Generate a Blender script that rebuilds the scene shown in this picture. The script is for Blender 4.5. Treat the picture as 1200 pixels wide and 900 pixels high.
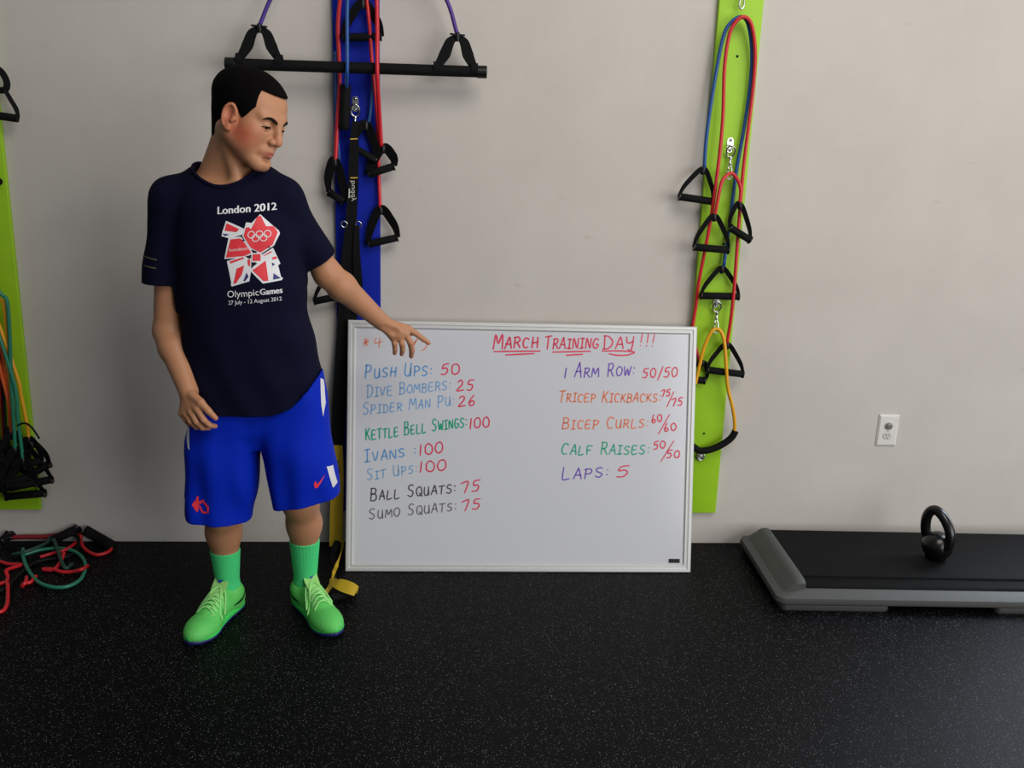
import bpy, bmesh, math, random
import numpy as np
from mathutils import Vector, Matrix
from mathutils.bvhtree import BVHTree

for _o in list(bpy.data.objects):
    bpy.data.objects.remove(_o)
SC = bpy.context.scene
COL = SC.collection
random.seed(7)

# ------------------------------------------------------------------ camera
FPX = 1148.8                       # focal length in pixels of a 1200 px wide frame
PITCH, YAW, ROLL = 0.27102, 0.07251, 0.03345
CAM = np.array([0.0, -3.38807, 1.56294])

def cam_axes():
    cp, sp, cy, sy = math.cos(PITCH), math.sin(PITCH), math.cos(YAW), math.sin(YAW)
    f = np.array([sy * cp, cy * cp, -sp])
    r = np.array([cy, -sy, 0.0])
    u = np.cross(r, f)
    c, s = math.cos(ROLL), math.sin(ROLL)
    return f, c * r + s * u, -s * r + c * u
CF, CR, CU = cam_axes()
cam_data = bpy.data.cameras.new('camera')
cam_data.sensor_width = 36.0
cam_data.lens = FPX / 1200 * 36
cam_data.clip_start = 0.05
cam = bpy.data.objects.new('camera', cam_data)
COL.objects.link(cam)
cam.matrix_world = Matrix(((CR[0], CU[0], -CF[0], CAM[0]), (CR[1], CU[1], -CF[1], CAM[1]),
                           (CR[2], CU[2], -CF[2], CAM[2]), (0, 0, 0, 1)))
SC.camera = cam

# ------------------------------------------------------------------ light
SC.view_settings.view_transform = 'Standard'
SC.view_settings.look = 'None'
SC.view_settings.gamma = 1.0
SC.view_settings.use_curve_mapping = False
SC.view_settings.exposure = 0.0
world = bpy.data.worlds.new('world')
SC.world = world
world.use_nodes = True
world.node_tree.nodes['Background'].inputs[0].default_value = (0.80, 0.88, 1.0, 1)
world.node_tree.nodes['Background'].inputs[1].default_value = 0.16

def area(name, loc, target, sx, sy, power, color):
    l = bpy.data.lights.new(name, 'AREA')
    l.shape = 'RECTANGLE'; l.size = sx; l.size_y = sy; l.energy = power; l.color = color
    o = bpy.data.objects.new(name, l)
    COL.objects.link(o)
    o.location = loc
    d = Vector(target) - Vector(loc)
    o.rotation_euler = d.to_track_quat('-Z', 'Y').to_euler()
    return o
# daylight through the shop front behind and to the right of the photographer
area('storefront_daylight', (4.2, -4.6, 1.7), (0.3, 0.0, 1.1), 5.2, 2.8, 206, (0.98, 0.98, 0.98))
area('ceiling_light', (1.3, -2.6, 3.7), (0.5, -0.1, 1.0), 2.2, 1.6, 70, (1.0, 0.95, 0.88))  # warm light of fluorescent ceiling fixtures, out of view overhead
area('window_daylight', (2.75, -0.12, 1.15), (2.6, -3.0, 0.6), 1.0, 2.0, 72, (0.74, 0.86, 1.0))

# ------------------------------------------------------------------ pixel -> place helpers
def ray(px, py):
    return CF + (px - 600) / FPX * CR - (py - 450) / FPX * CU
def at(px, py, y):
    d = ray(px, py); t = (y - CAM[1]) / d[1]
    return CAM + t * d
def atz(px, py, z):
    d = ray(px, py); t = (z - CAM[2]) / d[2]
    return CAM + t * d

# ------------------------------------------------------------------ materials
def lin(c):
    return tuple(((v / 255) / 12.92 if v / 255 <= 0.04045 else ((v / 255 + 0.055) / 1.055) ** 2.4) for v in c)
MATS = {}
def mat(name, rgb, rough=0.6, metal=0.0, noise=0.0, scale=40.0, bump=0.0, bscale=300.0, spec=0.5, attr=None, sheen=0.0, sss=0.0):
    """rgb in sRGB 0..255; optional noise mottling, noise bump, colour attribute multiply."""
    if name in MATS:
        return MATS[name]
    m = bpy.data.materials.new(name); MATS[name] = m
    m.use_nodes = True
    nt = m.node_tree; b = nt.nodes['Principled BSDF']
    c = lin(rgb)
    b.inputs['Base Color'].default_value = (*c, 1)
    b.inputs['Roughness'].default_value = rough
    b.inputs['Metallic'].default_value = metal
    b.inputs['Specular IOR Level'].default_value = spec
    if sheen: b.inputs['Sheen Weight'].default_value = sheen
    if sss:
        b.inputs['Subsurface Weight'].default_value = sss
        b.inputs['Subsurface Radius'].default_value = (0.012, 0.005, 0.003)
        b.inputs['Subsurface Scale'].default_value = 0.5
    tc = nt.nodes.new('ShaderNodeTexCoord')
    src = None
    if attr:
        a = nt.nodes.new('ShaderNodeVertexColor'); a.layer_name = attr
        src = a.outputs['Color']
    if noise:
        n = nt.nodes.new('ShaderNodeTexNoise'); n.inputs['Scale'].default_value = scale; n.inputs['Detail'].default_value = 4
        nt.links.new(tc.outputs['Object'], n.inputs['Vector'])
        mr = nt.nodes.new('ShaderNodeMapRange'); mr.inputs['To Min'].default_value = 1 - noise; mr.inputs['To Max'].default_value = 1 + noise
        nt.links.new(n.outputs['Fac'], mr.inputs['Value'])
        mx = nt.nodes.new('ShaderNodeMix'); mx.data_type = 'RGBA'; mx.blend_type = 'MULTIPLY'; mx.inputs[0].default_value = 1
        mx.inputs[6].default_value = (*c, 1)
        if src: nt.links.new(src, mx.inputs[6])
        nt.links.new(mr.outputs['Result'], mx.inputs[7])
        src = mx.outputs[2]
    if src: nt.links.new(src, b.inputs['Base Color'])
    if bump:
        n2 = nt.nodes.new('ShaderNodeTexNoise'); n2.inputs['Scale'].default_value = bscale; n2.inputs['Detail'].default_value = 3
        nt.links.new(tc.outputs['Object'], n2.inputs['Vector'])
        bp = nt.nodes.new('ShaderNodeBump'); bp.inputs['Strength'].default_value = bump; bp.inputs['Distance'].default_value = 0.004
        nt.links.new(n2.outputs['Fac'], bp.inputs['Height'])
        nt.links.new(bp.outputs['Normal'], b.inputs['Normal'])
    return m

# ------------------------------------------------------------------ object helpers
def tag(o, label=None, cat=None, group=None, kind=None):
    if label: o['label'] = label
    if cat: o['category'] = cat
    if group: o['group'] = group
    if kind: o['kind'] = kind
    return o
def empty(name, loc, label=None, cat=None, group=None):
    o = bpy.data.objects.new(name, None); COL.objects.link(o)
    o.empty_display_size = 0.05
    o.location = Vector(loc)
    return tag(o, label, cat, group)
def fresh(me):
    me.update(); return me
def link(name, me, m=None, parent=None, smooth=True):
    """mesh data in world coordinates -> object; under a parent the world place is kept."""
    if m is not None:
        for x in (m if isinstance(m, (list, tuple)) else [m]): me.materials.append(x)
    if smooth:
        me.polygons.foreach_set('use_smooth', [True] * len(me.polygons))
    o = bpy.data.objects.new(name, me); COL.objects.link(o)
    if parent is not None:
        o.parent = parent
        w = Matrix.Identity(4); q = parent
        chain = []
        while q is not None:
            chain.append(q); q = q.parent
        for q in reversed(chain):
            w = w @ q.matrix_parent_inverse @ Matrix.LocRotScale(q.location, q.rotation_euler, q.scale)
        o.matrix_parent_inverse = w.inverted()
    return o
class MB:
    """collects vertices and faces; build() links them as ONE mesh object."""
    def __init__(s): s.v = []; s.f = []; s.mi = []
    def add(s, vs, fs, mi=0):
        n = len(s.v); s.v += [tuple(map(float, p)) for p in vs]
        s.f += [tuple(i + n for i in f) for f in fs]; s.mi += [mi] * len(fs)
        return s
    def mesh(s, name):
        me = bpy.data.meshes.new(name); me.from_pydata(s.v, [], s.f)
        me.polygons.foreach_set('material_index', s.mi)
        return fresh(me)
    def build(s, name, m=None, parent=None, smooth=True, autosmooth=None, bevel=0.0):
        me = s.mesh(name)
        bm = bmesh.new(); bm.from_mesh(me)
        bmesh.ops.recalc_face_normals(bm, faces=bm.faces)
        if bevel:
            es = [e for e in bm.edges if len(e.link_faces) == 2 and e.calc_face_angle(0) > 0.5]
            bmesh.ops.bevel(bm, geom=es, offset=bevel, segments=3, affect='EDGES', profile=0.5)
        if autosmooth is not None:
            for e in bm.edges:
                e.smooth = not (len(e.link_faces) == 2 and e.calc_face_angle(0) > autosmooth)
        bm.to_mesh(me); bm.free()
        return link(name, me, m, parent, smooth)
def V(*a): return np.array(a, float)
def unit(v):
    v = np.asarray(v, float); return v / (np.linalg.norm(v) + 1e-12)
def spline(pts, n=8, closed=False):
    """Catmull-Rom through the points, n steps per span."""
    P = [np.asarray(p, float) for p in pts]
    if len(P) < 3 and not closed:
        return [P[0] + (P[-1] - P[0]) * t for t in np.linspace(0, 1, n + 1)]
    out = []; N = len(P)
    for i in range(N if closed else N - 1):
        p0 = P[(i - 1) % N] if closed or i > 0 else 2 * P[0] - P[1]
        p1 = P[i]; p2 = P[(i + 1) % N]
        p3 = P[(i + 2) % N] if closed or i + 2 < N else 2 * P[-1] - P[-2]
        for k in range(n):
            t = k / n
            out.append(0.5 * (2 * p1 + (p2 - p0) * t + (2 * p0 - 5 * p1 + 4 * p2 - p3) * t * t + (3 * p1 - p0 - 3 * p2 + p3) * t ** 3))
    if not closed: out.append(P[-1])
    return out
def frames(path, closed=False, up=None):
    path = np.asarray(path); n = len(path)
    T = np.zeros_like(path)
    for i in range(n):
        a = path[(i - 1) % n] if closed or i > 0 else path[i]
        b = path[(i + 1) % n] if closed or i < n - 1 else path[i]
        T[i] = unit(b - a)
    if up is not None:
        N = [unit(np.cross(np.cross(t, np.asarray(up, float)), t)) if np.linalg.norm(np.cross(t, np.asarray(up, float))) > 1e-3 else V(1, 0, 0) for t in T]
    else:
        a = V(0, 0, 1) if abs(T[0][2]) < 0.9 else V(1, 0, 0)
        N = [unit(np.cross(np.cross(T[0], a), T[0]))]
        for i in range(1, n):
            q = N[-1] - T[i] * np.dot(N[-1], T[i]); N.append(unit(q))
    return T, np.array(N), np.cross(T, np.array(N))
def tube(mb, path, r, seg=10, closed=False, caps=True, mi=0, r2=None, up=None):
    """round (or elliptic: r along normal, r2 along binormal) sweep; r may be a list."""
    path = np.asarray(path, float); n = len(path)
    T, N, B = frames(path, closed, up)
    rs = np.full(n, r) if np.isscalar(r) else np.interp(np.linspace(0, 1, n), np.linspace(0, 1, len(r)), r)
    qs = rs if r2 is None else (np.full(n, r2) if np.isscalar(r2) else np.interp(np.linspace(0, 1, n), np.linspace(0, 1, len(r2)), r2))
    vs = []; fs = []
    for i in range(n):
        for k in range(seg):
            a = 2 * math.pi * k / seg
            vs.append(path[i] + N[i] * math.cos(a) * rs[i] + B[i] * math.sin(a) * qs[i])
    for i in range(n if closed else n - 1):
        j = (i + 1) % n
        for k in range(seg):
            k2 = (k + 1) % seg
            fs.append((i * seg + k, i * seg + k2, j * seg + k2, j * seg + k))
    if caps and not closed:
        fs.append(tuple(range(seg - 1, -1, -1))); fs.append(tuple((n - 1) * seg + k for k in range(seg)))
    return mb.add(vs, fs, mi)
def ribbon(mb, path, w, t, up, mi=0, closed=False):
    """flat strap: w wide along binormal of `up`, t thick along up; w may be a list."""
    path = np.asarray(path, float); n = len(path)
    T, N, B = frames(path, closed, up)
    ws = np.full(n, w) if np.isscalar(w) else np.interp(np.linspace(0, 1, n), np.linspace(0, 1, len(w)), w)
    vs = []; fs = []
    for i in range(n):
        for sx, sy in ((-1, -1), (1, -1), (1, 1), (-1, 1)):
            vs.append(path[i] + B[i] * sx * ws[i] / 2 + N[i] * sy * t / 2)
    for i in range(n if closed else n - 1):
        j = (i + 1) % n
        for k in range(4):
            k2 = (k + 1) % 4
            fs.append((i * 4 + k, i * 4 + k2, j * 4 + k2, j * 4 + k))
    if not closed:
        fs.append((3, 2, 1, 0)); fs.append(tuple((n - 1) * 4 + k for k in range(4)))
    return mb.add(vs, fs, mi)
def lathe(mb, prof, c, axis=(0, 0, 1), seg=24, mi=0):
    """prof: (radius, height) pairs along the axis from c."""
    ax = unit(axis); a = V(1, 0, 0) if abs(ax[0]) < 0.9 else V(0, 1, 0)
    n = unit(np.cross(ax, a)); b = np.cross(ax, n); c = np.asarray(c, float)
    vs = []; fs = []
    for r, h in prof:
        for k in range(seg):
            t = 2 * math.pi * k / seg
            vs.append(c + ax * h + (n * math.cos(t) + b * math.sin(t)) * max(r, 1e-5))
    for i in range(len(prof) - 1):
        for k in range(seg):
            k2 = (k + 1) % seg
            fs.append((i * seg + k, i * seg + k2, (i + 1) * seg + k2, (i + 1) * seg + k))
    fs.append(tuple(range(seg - 1, -1, -1))); fs.append(tuple((len(prof) - 1) * seg + k for k in range(seg)))
    return mb.add(vs, fs, mi)
def box(mb, lo, hi, mi=0, M=None):
    (a, b, c), (d, e, f) = lo, hi
    vs = [V(a, b, c), V(d, b, c), V(d, e, c), V(a, e, c), V(a, b, f), V(d, b, f), V(d, e, f), V(a, e, f)]
    if M is not None: vs = [M(v) for v in vs]
    return mb.add(vs, [(0, 3, 2, 1), (4, 5, 6, 7), (0, 1, 5, 4), (1, 2, 6, 5), (2, 3, 7, 6), (3, 0, 4, 7)], mi)
def prism(mb, poly, e, mi=0):
    """closed 3-D polygon swept by the vector e."""
    n = len(poly); e = np.asarray(e, float)
    vs = [np.asarray(p, float) for p in poly] + [np.asarray(p, float) + e for p in poly]
    return mb.add(vs, [tuple(range(n))[::-1], tuple(range(n, 2 * n))] + [(i, (i + 1) % n, (i + 1) % n + n, i + n) for i in range(n)], mi)
# ================================================================== the room
def wall_material():
    m = bpy.data.materials.new('painted_wall'); m.use_nodes = True
    nt = m.node_tree; b = nt.nodes['Principled BSDF']
    tc = nt.nodes.new('ShaderNodeTexCoord')
    n = nt.nodes.new('ShaderNodeTexNoise'); n.inputs['Scale'].default_value = 2.2; n.inputs['Detail'].default_value = 6; n.inputs['Roughness'].default_value = 0.65
    r = nt.nodes.new('ShaderNodeValToRGB')
    r.color_ramp.elements[0].position = 0.25; r.color_ramp.elements[0].color = (*lin((186, 180, 172)), 1)
    r.color_ramp.elements[1].position = 0.75; r.color_ramp.elements[1].color = (*lin((198, 192, 184)), 1)
    nt.links.new(tc.outputs['Object'], n.inputs['Vector']); nt.links.new(n.outputs['Fac'], r.inputs['Fac'])
    # faint scuffs near the floor
    mp = nt.nodes.new('ShaderNodeMapping'); mp.inputs['Scale'].default_value = (9, 9, 22)
    v = nt.nodes.new('ShaderNodeTexNoise'); v.inputs['Scale'].default_value = 1.0; v.inputs['Detail'].default_value = 2
    nt.links.new(tc.outputs['Object'], mp.inputs['Vector']); nt.links.new(mp.outputs['Vector'], v.inputs['Vector'])
    r2 = nt.nodes.new('ShaderNodeValToRGB')
    r2.color_ramp.elements[0].position = 0.70; r2.color_ramp.elements[0].color = (1, 1, 1, 1)
    r2.color_ramp.elements[1].position = 0.80; r2.color_ramp.elements[1].color = (0.72, 0.70, 0.68, 1)
    nt.links.new(v.outputs['Fac'], r2.inputs['Fac'])
    mx = nt.nodes.new('ShaderNodeMix'); mx.data_type = 'RGBA'; mx.blend_type = 'MULTIPLY'; mx.inputs[0].default_value = 0.5
    nt.links.new(r.outputs['Color'], mx.inputs[6]); nt.links.new(r2.outputs['Color'], mx.inputs[7])
    nt.links.new(mx.outputs[2], b.inputs['Base Color'])
    b.inputs['Roughness'].default_value = 0.75
    b2 = nt.nodes.new('ShaderNodeTexNoise'); b2.inputs['Scale'].default_value = 120; b2.inputs['Detail'].default_value = 3
    nt.links.new(tc.outputs['Object'], b2.inputs['Vector'])
    bp = nt.nodes.new('ShaderNodeBump'); bp.inputs['Strength'].default_value = 0.12; bp.inputs['Distance'].default_value = 0.003
    nt.links.new(b2.outputs['Fac'], bp.inputs['Height']); nt.links.new(bp.outputs['Normal'], b.inputs['Normal'])
    return m
def floor_material():
    """black recycled rubber with pale and bluish flecks."""
    m = bpy.data.materials.new('speckled_rubber'); m.use_nodes = True
    nt = m.node_tree; b = nt.nodes['Principled BSDF']
    tc = nt.nodes.new('ShaderNodeTexCoord')
    v = nt.nodes.new('ShaderNodeTexVoronoi'); v.inputs['Scale'].default_value = 300
    nt.links.new(tc.outputs['Object'], v.inputs['Vector'])
    sp = nt.nodes.new('ShaderNodeSeparateColor'); nt.links.new(v.outputs['Color'], sp.inputs['Color'])
    near = nt.nodes.new('ShaderNodeMath'); near.operation = 'LESS_THAN'; near.inputs[1].default_value = 0.34
    nt.links.new(v.outputs['Distance'], near.inputs[0])
    pick = nt.nodes.new('ShaderNodeMath'); pick.operation = 'GREATER_THAN'; pick.inputs[1].default_value = 0.78
    nt.links.new(sp.outputs[0], pick.inputs[0])
    both = nt.nodes.new('ShaderNodeMath'); both.operation = 'MULTIPLY'
    nt.links.new(near.outputs[0], both.inputs[0]); nt.links.new(pick.outputs[0], both.inputs[1])
    fl = nt.nodes.new('ShaderNodeValToRGB'); fl.color_ramp.elements[0].color = (*lin((40, 45, 60)), 1); fl.color_ramp.elements[1].color = (*lin((128, 128, 128)), 1)
    fl.color_ramp.elements[0].position = 0.3
    nt.links.new(sp.outputs[1], fl.inputs['Fac'])
    mx = nt.nodes.new('ShaderNodeMix'); mx.data_type = 'RGBA'
    mx.inputs[6].default_value = (*lin((5, 5, 6)), 1)
    nt.links.new(both.outputs[0], mx.inputs[0]); nt.links.new(fl.outputs['Color'], mx.inputs[7])
    nt.links.new(mx.outputs[2], b.inputs['Base Color'])
    b.inputs['Roughness'].default_value = 0.48; b.inputs['Specular IOR Level'].default_value = 0.08
    n2 = nt.nodes.new('ShaderNodeTexNoise'); n2.inputs['Scale'].default_value = 260; n2.inputs['Detail'].default_value = 4
    nt.links.new(tc.outputs['Object'], n2.inputs['Vector'])
    bp = nt.nodes.new('ShaderNodeBump'); bp.inputs['Strength'].default_value = 0.5; bp.inputs['Distance'].default_value = 0.004
    nt.links.new(n2.outputs['Fac'], bp.inputs['Height']); nt.links.new(bp.outputs['Normal'], b.inputs['Normal'])
    return m
mb = MB(); box(mb, (-6.0, 0.0, -0.05), (6.0, 0.15, 3.9))
tag(mb.build('wall_back', wall_material(), smooth=False), kind='structure')
mb = MB(); box(mb, (-6.0, -7.0, -0.05), (6.0, 0.0, 0.0))
tag(mb.build('floor', floor_material(), smooth=False), kind='structure')

# common materials
M_BLACK = mat('black_rubber', (10, 10, 11), 0.6, spec=0.25)
M_FOAM = mat('black_foam', (9, 9, 10), 0.8, spec=0.2, bump=0.25, bscale=500)
M_WEB = mat('black_webbing', (9, 9, 10), 0.8, spec=0.2, bump=0.3, bscale=700)
M_PLAS = mat('black_plastic', (11, 11, 12), 0.4, spec=0.35)
M_STEEL = mat('zinc_steel', (205, 205, 200), 0.25, metal=1.0)
M_LIME = mat('lime_paint', (150, 198, 22), 0.55, noise=0.10, scale=14, bump=0.08, bscale=60)
M_BLUEP = mat('blue_paint', (3, 30, 150), 0.6, spec=0.2, noise=0.12, scale=14, bump=0.08, bscale=60)
M_RED = mat('red_tube', (196, 28, 38), 0.4)
M_BLUE = mat('blue_tube', (22, 74, 140), 0.4)
M_YEL = mat('yellow_tube', (226, 160, 22), 0.4)
M_PURP = mat('purple_tube', (70, 40, 130), 0.4)
M_GREEN = mat('green_tube', (34, 120, 92), 0.4)
M_ORANGE = mat('orange_tube', (205, 84, 30), 0.4)
M_DARK = mat('screw_hole', (14, 14, 14), 0.8)

# ================================================================== wall boards
def plank(name, x0, x1, z0, z1, m, label, screws):
    t = empty(name, ((x0 + x1) / 2, -0.01, z0), label, 'board')
    mb = MB(); box(mb, (x0, -0.020, z0), (x1, -0.0005, z1))
    mb.build('plank', m, t, bevel=0.0025, autosmooth=0.6)
    for (x, z) in screws:
        s = MB(); lathe(s, [(0.0001, 0.0), (0.0045, 0.0), (0.0045, 0.0012), (0.002, 0.0016), (0.0001, 0.0006)], (x, -0.0197, z), (0, -1, 0), 12)
        s.build('screw', M_DARK, t)
    return t
def wx(px, py): return at(px, py, -0.02)
gx0, gx1 = 0.881, 1.029
bx0, bx1 = -0.371, -0.2215
lx0, lx1 = -1.585, -1.437
plank('wall_board', gx0, gx1, 0.131, 2.45, M_LIME, 'lime green vertical board on the wall at right, behind the whiteboard corner',
      [(wx(*q)[0], wx(*q)[2]) for q in ((864, 66), (848, 286), (825, 508))])
plank('wall_board', bx0, bx1, 0.131, 2.45, M_BLUEP, 'blue vertical board on the wall behind the boy', [(bx0 + 0.075, 1.35)])
plank('wall_board', lx0, lx1, 0.131, 2.45, M_LIME, 'lime green vertical board on the wall at the left edge', [(lx0 + 0.08, 1.1)])

# ================================================================== whiteboard
BO = V(-0.3318, -0.2442, 0.0012)
BLEAN, BYAW = 0.22455, -0.00655
BW, BH = 1.2192, 0.8746
b_ex = V(math.cos(BYAW), math.sin(BYAW), 0)
_n = V(-math.sin(BYAW), math.cos(BYAW), 0)
b_ez = V(0, 0, math.cos(BLEAN)) + _n * math.sin(BLEAN)
b_nf = np.cross(b_ex, b_ez)                  # front normal (towards the room)
if b_nf[1] > 0: b_nf = -b_nf
def bp(u, v, d=0.0):
    return BO + b_ex * u + b_ez * v + b_nf * d
def on_board(px, py):
    d = ray(px, py); t = np.dot(BO - CAM, b_nf) / np.dot(d, b_nf)
    q = CAM + t * d - BO
    return np.dot(q, b_ex), np.dot(q, b_ez)
board = empty('whiteboard', bp(BW / 2, 0), 'large whiteboard with handwritten training list leaning on the wall', 'whiteboard')
M_WB = mat('whiteboard_enamel', (202, 203, 208), 0.14, noise=0.012, scale=6)
M_ALU = mat('brushed_aluminium', (210, 210, 208), 0.45, metal=0.35, noise=0.03, scale=90)
mb = MB()
box(mb, (0.012, 0.012, -0.014), (BW - 0.012, BH - 0.012, -0.006), M=lambda v: bp(*v))
mb.build('writing_panel', M_WB, board, smooth=False)
mb = MB()
prof = [(0.0, -0.018), (0.0, -0.001), (0.003, 0.001), (0.011, 0.001), (0.013, -0.002), (0.017, -0.0025), (0.019, 0.0), (0.023, 0.0), (0.028, -0.0055), (0.028, -0.018)]
rings = []
for o_, d_ in prof:
    rings.append([bp(o_, o_, d_), bp(BW - o_, o_, d_), bp(BW - o_, BH - o_, d_), bp(o_, BH - o_, d_)])
vs = [p for r_ in rings for p in r_]; fs = []
for i in range(len(prof)):
    j = (i + 1) % len(prof)
    for k in range(4):
        fs.append((i * 4 + k, i * 4 + (k + 1) % 4, j * 4 + (k + 1) % 4, j * 4 + k))
mb.add(vs, fs); mb.build('frame', M_ALU, board, smooth=False)
u0, v0 = on_board(784, 660); u1, v1 = on_board(797, 655.4)
mb = MB(); box(mb, (u0, v0, -0.0062), (u1, v1, -0.0045), M=lambda v: bp(*v))
o = mb.build('maker_badge', M_PLAS, board, smooth=False); o['label'] = 'small black badge in the lower right corner'

# ---- handwriting: single-stroke capitals on a unit cell (x 0..1, y 0..1)
def arc(cx, cy, rx, ry, a0, a1, n=9):
    return [(cx + rx * math.cos(math.radians(a0 + (a1 - a0) * k / n)), cy + ry * math.sin(math.radians(a0 + (a1 - a0) * k / n))) for k in range(n + 1)]
G = {
 'A': [[(0.0, 0), (0.45, 1), (0.55, 1), (0.85, 0)], [(0.15, 0.42), (0.78, 0.40)]],
 'B': [[(0.08, 0), (0.12, 1)], [(0.05, 0.98), (0.55, 0.98), (0.72, 0.76), (0.5, 0.55), (0.14, 0.52)], [(0.14, 0.52), (0.65, 0.48), (0.82, 0.22), (0.55, 0.0), (0.02, 0.0)]],
 'C': [[(0.8, 0.85)] + arc(0.48, 0.5, 0.45, 0.5, 60, 300)],
 'D': [[(0.1, 0), (0.12, 1)], [(0.0, 0.98), (0.45, 0.96), (0.82, 0.65), (0.8, 0.3), (0.5, 0.02), (0.0, 0.0)]],
 'E': [[(0.75, 1), (0.12, 0.98), (0.1, 0.0), (0.78, 0.02)], [(0.12, 0.5), (0.62, 0.52)]],
 'F': [[(0.8, 1), (0.12, 0.98), (0.1, 0.0)], [(0.12, 0.5), (0.6, 0.52)]],
 'G': [[(0.8, 0.88)] + arc(0.48, 0.5, 0.44, 0.5, 60, 330) + [(0.86, 0.42), (0.5, 0.42)]],
 'H': [[(0.1, 0), (0.14, 1)], [(0.78, 0), (0.8, 1)], [(0.12, 0.5), (0.8, 0.5)]],
 'I': [[(0.1, 1), (0.8, 1)], [(0.45, 1), (0.42, 0)], [(0.0, 0), (0.78, 0.02)]],
 'J': [[(0.6, 1), (0.6, 0.2), (0.35, 0), (0.05, 0.2)]],
 'K': [[(0.1, 0), (0.14, 1)], [(0.8, 1), (0.15, 0.45)], [(0.3, 0.55), (0.85, 0)]],
 'L': [[(0.16, 1), (0.1, 0.0), (0.75, 0.03)]],
 'M': [[(0.0, 0), (0.15, 1), (0.45, 0.35), (0.8, 1), (0.9, 0)]],
 'N': [[(0.05, 0), (0.12, 1), (0.72, 0), (0.8, 1)]],
 'O': [arc(0.45, 0.5, 0.42, 0.5, 90, 450, 14)],
 'P': [[(0.1, -0.05), (0.14, 1)], [(0.02, 0.95), (0.55, 1.0), (0.8, 0.75), (0.55, 0.48), (0.14, 0.45)]],
 'Q': [arc(0.45, 0.5, 0.42, 0.5, 90, 450, 14), [(0.5, 0.3), (0.9, -0.1)]],
 'R': [[(0.1, 0), (0.14, 1)], [(0.04, 0.97), (0.55, 1.0), (0.75, 0.76), (0.5, 0.52), (0.14, 0.48)], [(0.4, 0.5), (0.85, 0.0)]],
 'S': [[(0.75, 0.88), (0.5, 1.0), (0.15, 0.85), (0.2, 0.6), (0.6, 0.45), (0.75, 0.22), (0.45, 0.0), (0.05, 0.1)]],
 'T': [[(0.0, 0.95), (0.9, 1.0)], [(0.45, 0.97), (0.4, 0.0)]],
 'U': [[(0.08, 1), (0.08, 0.25), (0.35, 0.0), (0.7, 0.2), (0.76, 1)], [(0.76, 0.6), (0.8, 0)]],
 'V': [[(0.05, 1), (0.4, 0), (0.8, 1)]],
 'W': [[(0.0, 1), (0.2, 0), (0.45, 0.7), (0.68, 0), (0.92, 1)]],
 'Y': [[(0.05, 1), (0.1, 0.55), (0.45, 0.45), (0.72, 0.6)], [(0.78, 1), (0.7, 0.2), (0.6, -0.25), (0.3, -0.2)]],
 '0': [arc(0.45, 0.5, 0.40, 0.5, 80, 445, 14)],
 '1': [[(0.45, 1), (0.25, 0)]],
 '2': [[(0.1, 0.8), (0.35, 1.0), (0.65, 0.85), (0.55, 0.5), (0.05, 0.0), (0.8, 0.05)]],
 '4': [[(0.25, 1), (0.08, 0.45), (0.8, 0.5)], [(0.65, 0.9), (0.5, -0.1)]],
 '5': [[(0.85, 1.0), (0.3, 0.95), (0.18, 0.58), (0.55, 0.6), (0.75, 0.35), (0.5, 0.02), (0.05, 0.05)]],
 '6': [[(0.55, 1.0), (0.2, 0.55), (0.15, 0.15), (0.45, 0.0), (0.75, 0.22), (0.5, 0.45), (0.18, 0.25)]],
 '7': [[(0.05, 0.88), (0.8, 1.0), (0.4, 0.0)]],
 ':': [[(0.3, 0.2), (0.33, 0.24)], [(0.35, 0.72), (0.38, 0.76)]],
 '.': [[(0.3, 0.02), (0.33, 0.06)]],
 '/': [[(0.85, 1.15), (0.05, -0.25)]],
 '!': [[(0.42, 1), (0.35, 0.3)], [(0.3, 0.02), (0.33, 0.06)]],
 '*': [[(0.1, 0.2), (0.75, 0.85)], [(0.15, 0.85), (0.7, 0.2)], [(0.42, 1.0), (0.42, 0.05)], [(0.02, 0.5), (0.82, 0.55)]],
 's': [[(0.2, 0.9), (0.75, 1.0), (0.85, 0.6), (0.6, 0.2), (0.1, 0.1)]],
 'y': [[(0.0, 0.85), (0.3, 0.4), (0.9, 1.0)], [(0.6, 0.7), (0.2, -0.1)]],
}
NARROW = {'I': 0.8, '1': 0.55, ':': 0.5, '.': 0.4, '!': 0.6, ' ': 0.8, '/': 0.8, 'M': 1.15, 'W': 1.1}
INK = {'red': mat('red_marker', (214, 58, 88), 0.4), 'blue': mat('blue_marker', (92, 150, 205), 0.4), 'green': mat('green_marker', (22, 160, 122), 0.4),
       'black': mat('black_marker', (82, 80, 84), 0.4), 'purple': mat('purple_marker', (112, 74, 178), 0.4), 'orange': mat('orange_marker', (222, 120, 82), 0.4),
       'salmon': mat('faded_orange_marker', (228, 130, 108), 0.4), 'pale': mat('faded_blue_marker', (118, 164, 208), 0.4), 'grey': mat('grey_marker', (104, 102, 106), 0.4)}
def stroke(mb, pts, w):
    """flat ribbon in board coordinates, a hair above the enamel."""
    P = np.array(spline([V(*p, 0) for p in pts], 4))[:, :2]
    n = len(P)
    if n < 2: return
    T = np.gradient(P, axis=0); T /= (np.linalg.norm(T, axis=1)[:, None] + 1e-9)
    N = np.stack([-T[:, 1], T[:, 0]], 1)
    P = P.copy(); P[0] -= T[0] * w * 0.4; P[-1] += T[-1] * w * 0.4
    ww = w * (0.5 + 0.1 * np.sin(np.linspace(0, 3, n)))[:, None]
    A = P + N * ww; B = P - N * ww
    mb.add([bp(a[0], a[1], -0.0052) for a in A] + [bp(b[0], b[1], -0.0052) for b in B],
           [(i, i + 1, n + i + 1, n + i) for i in range(n - 1)])
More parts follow.
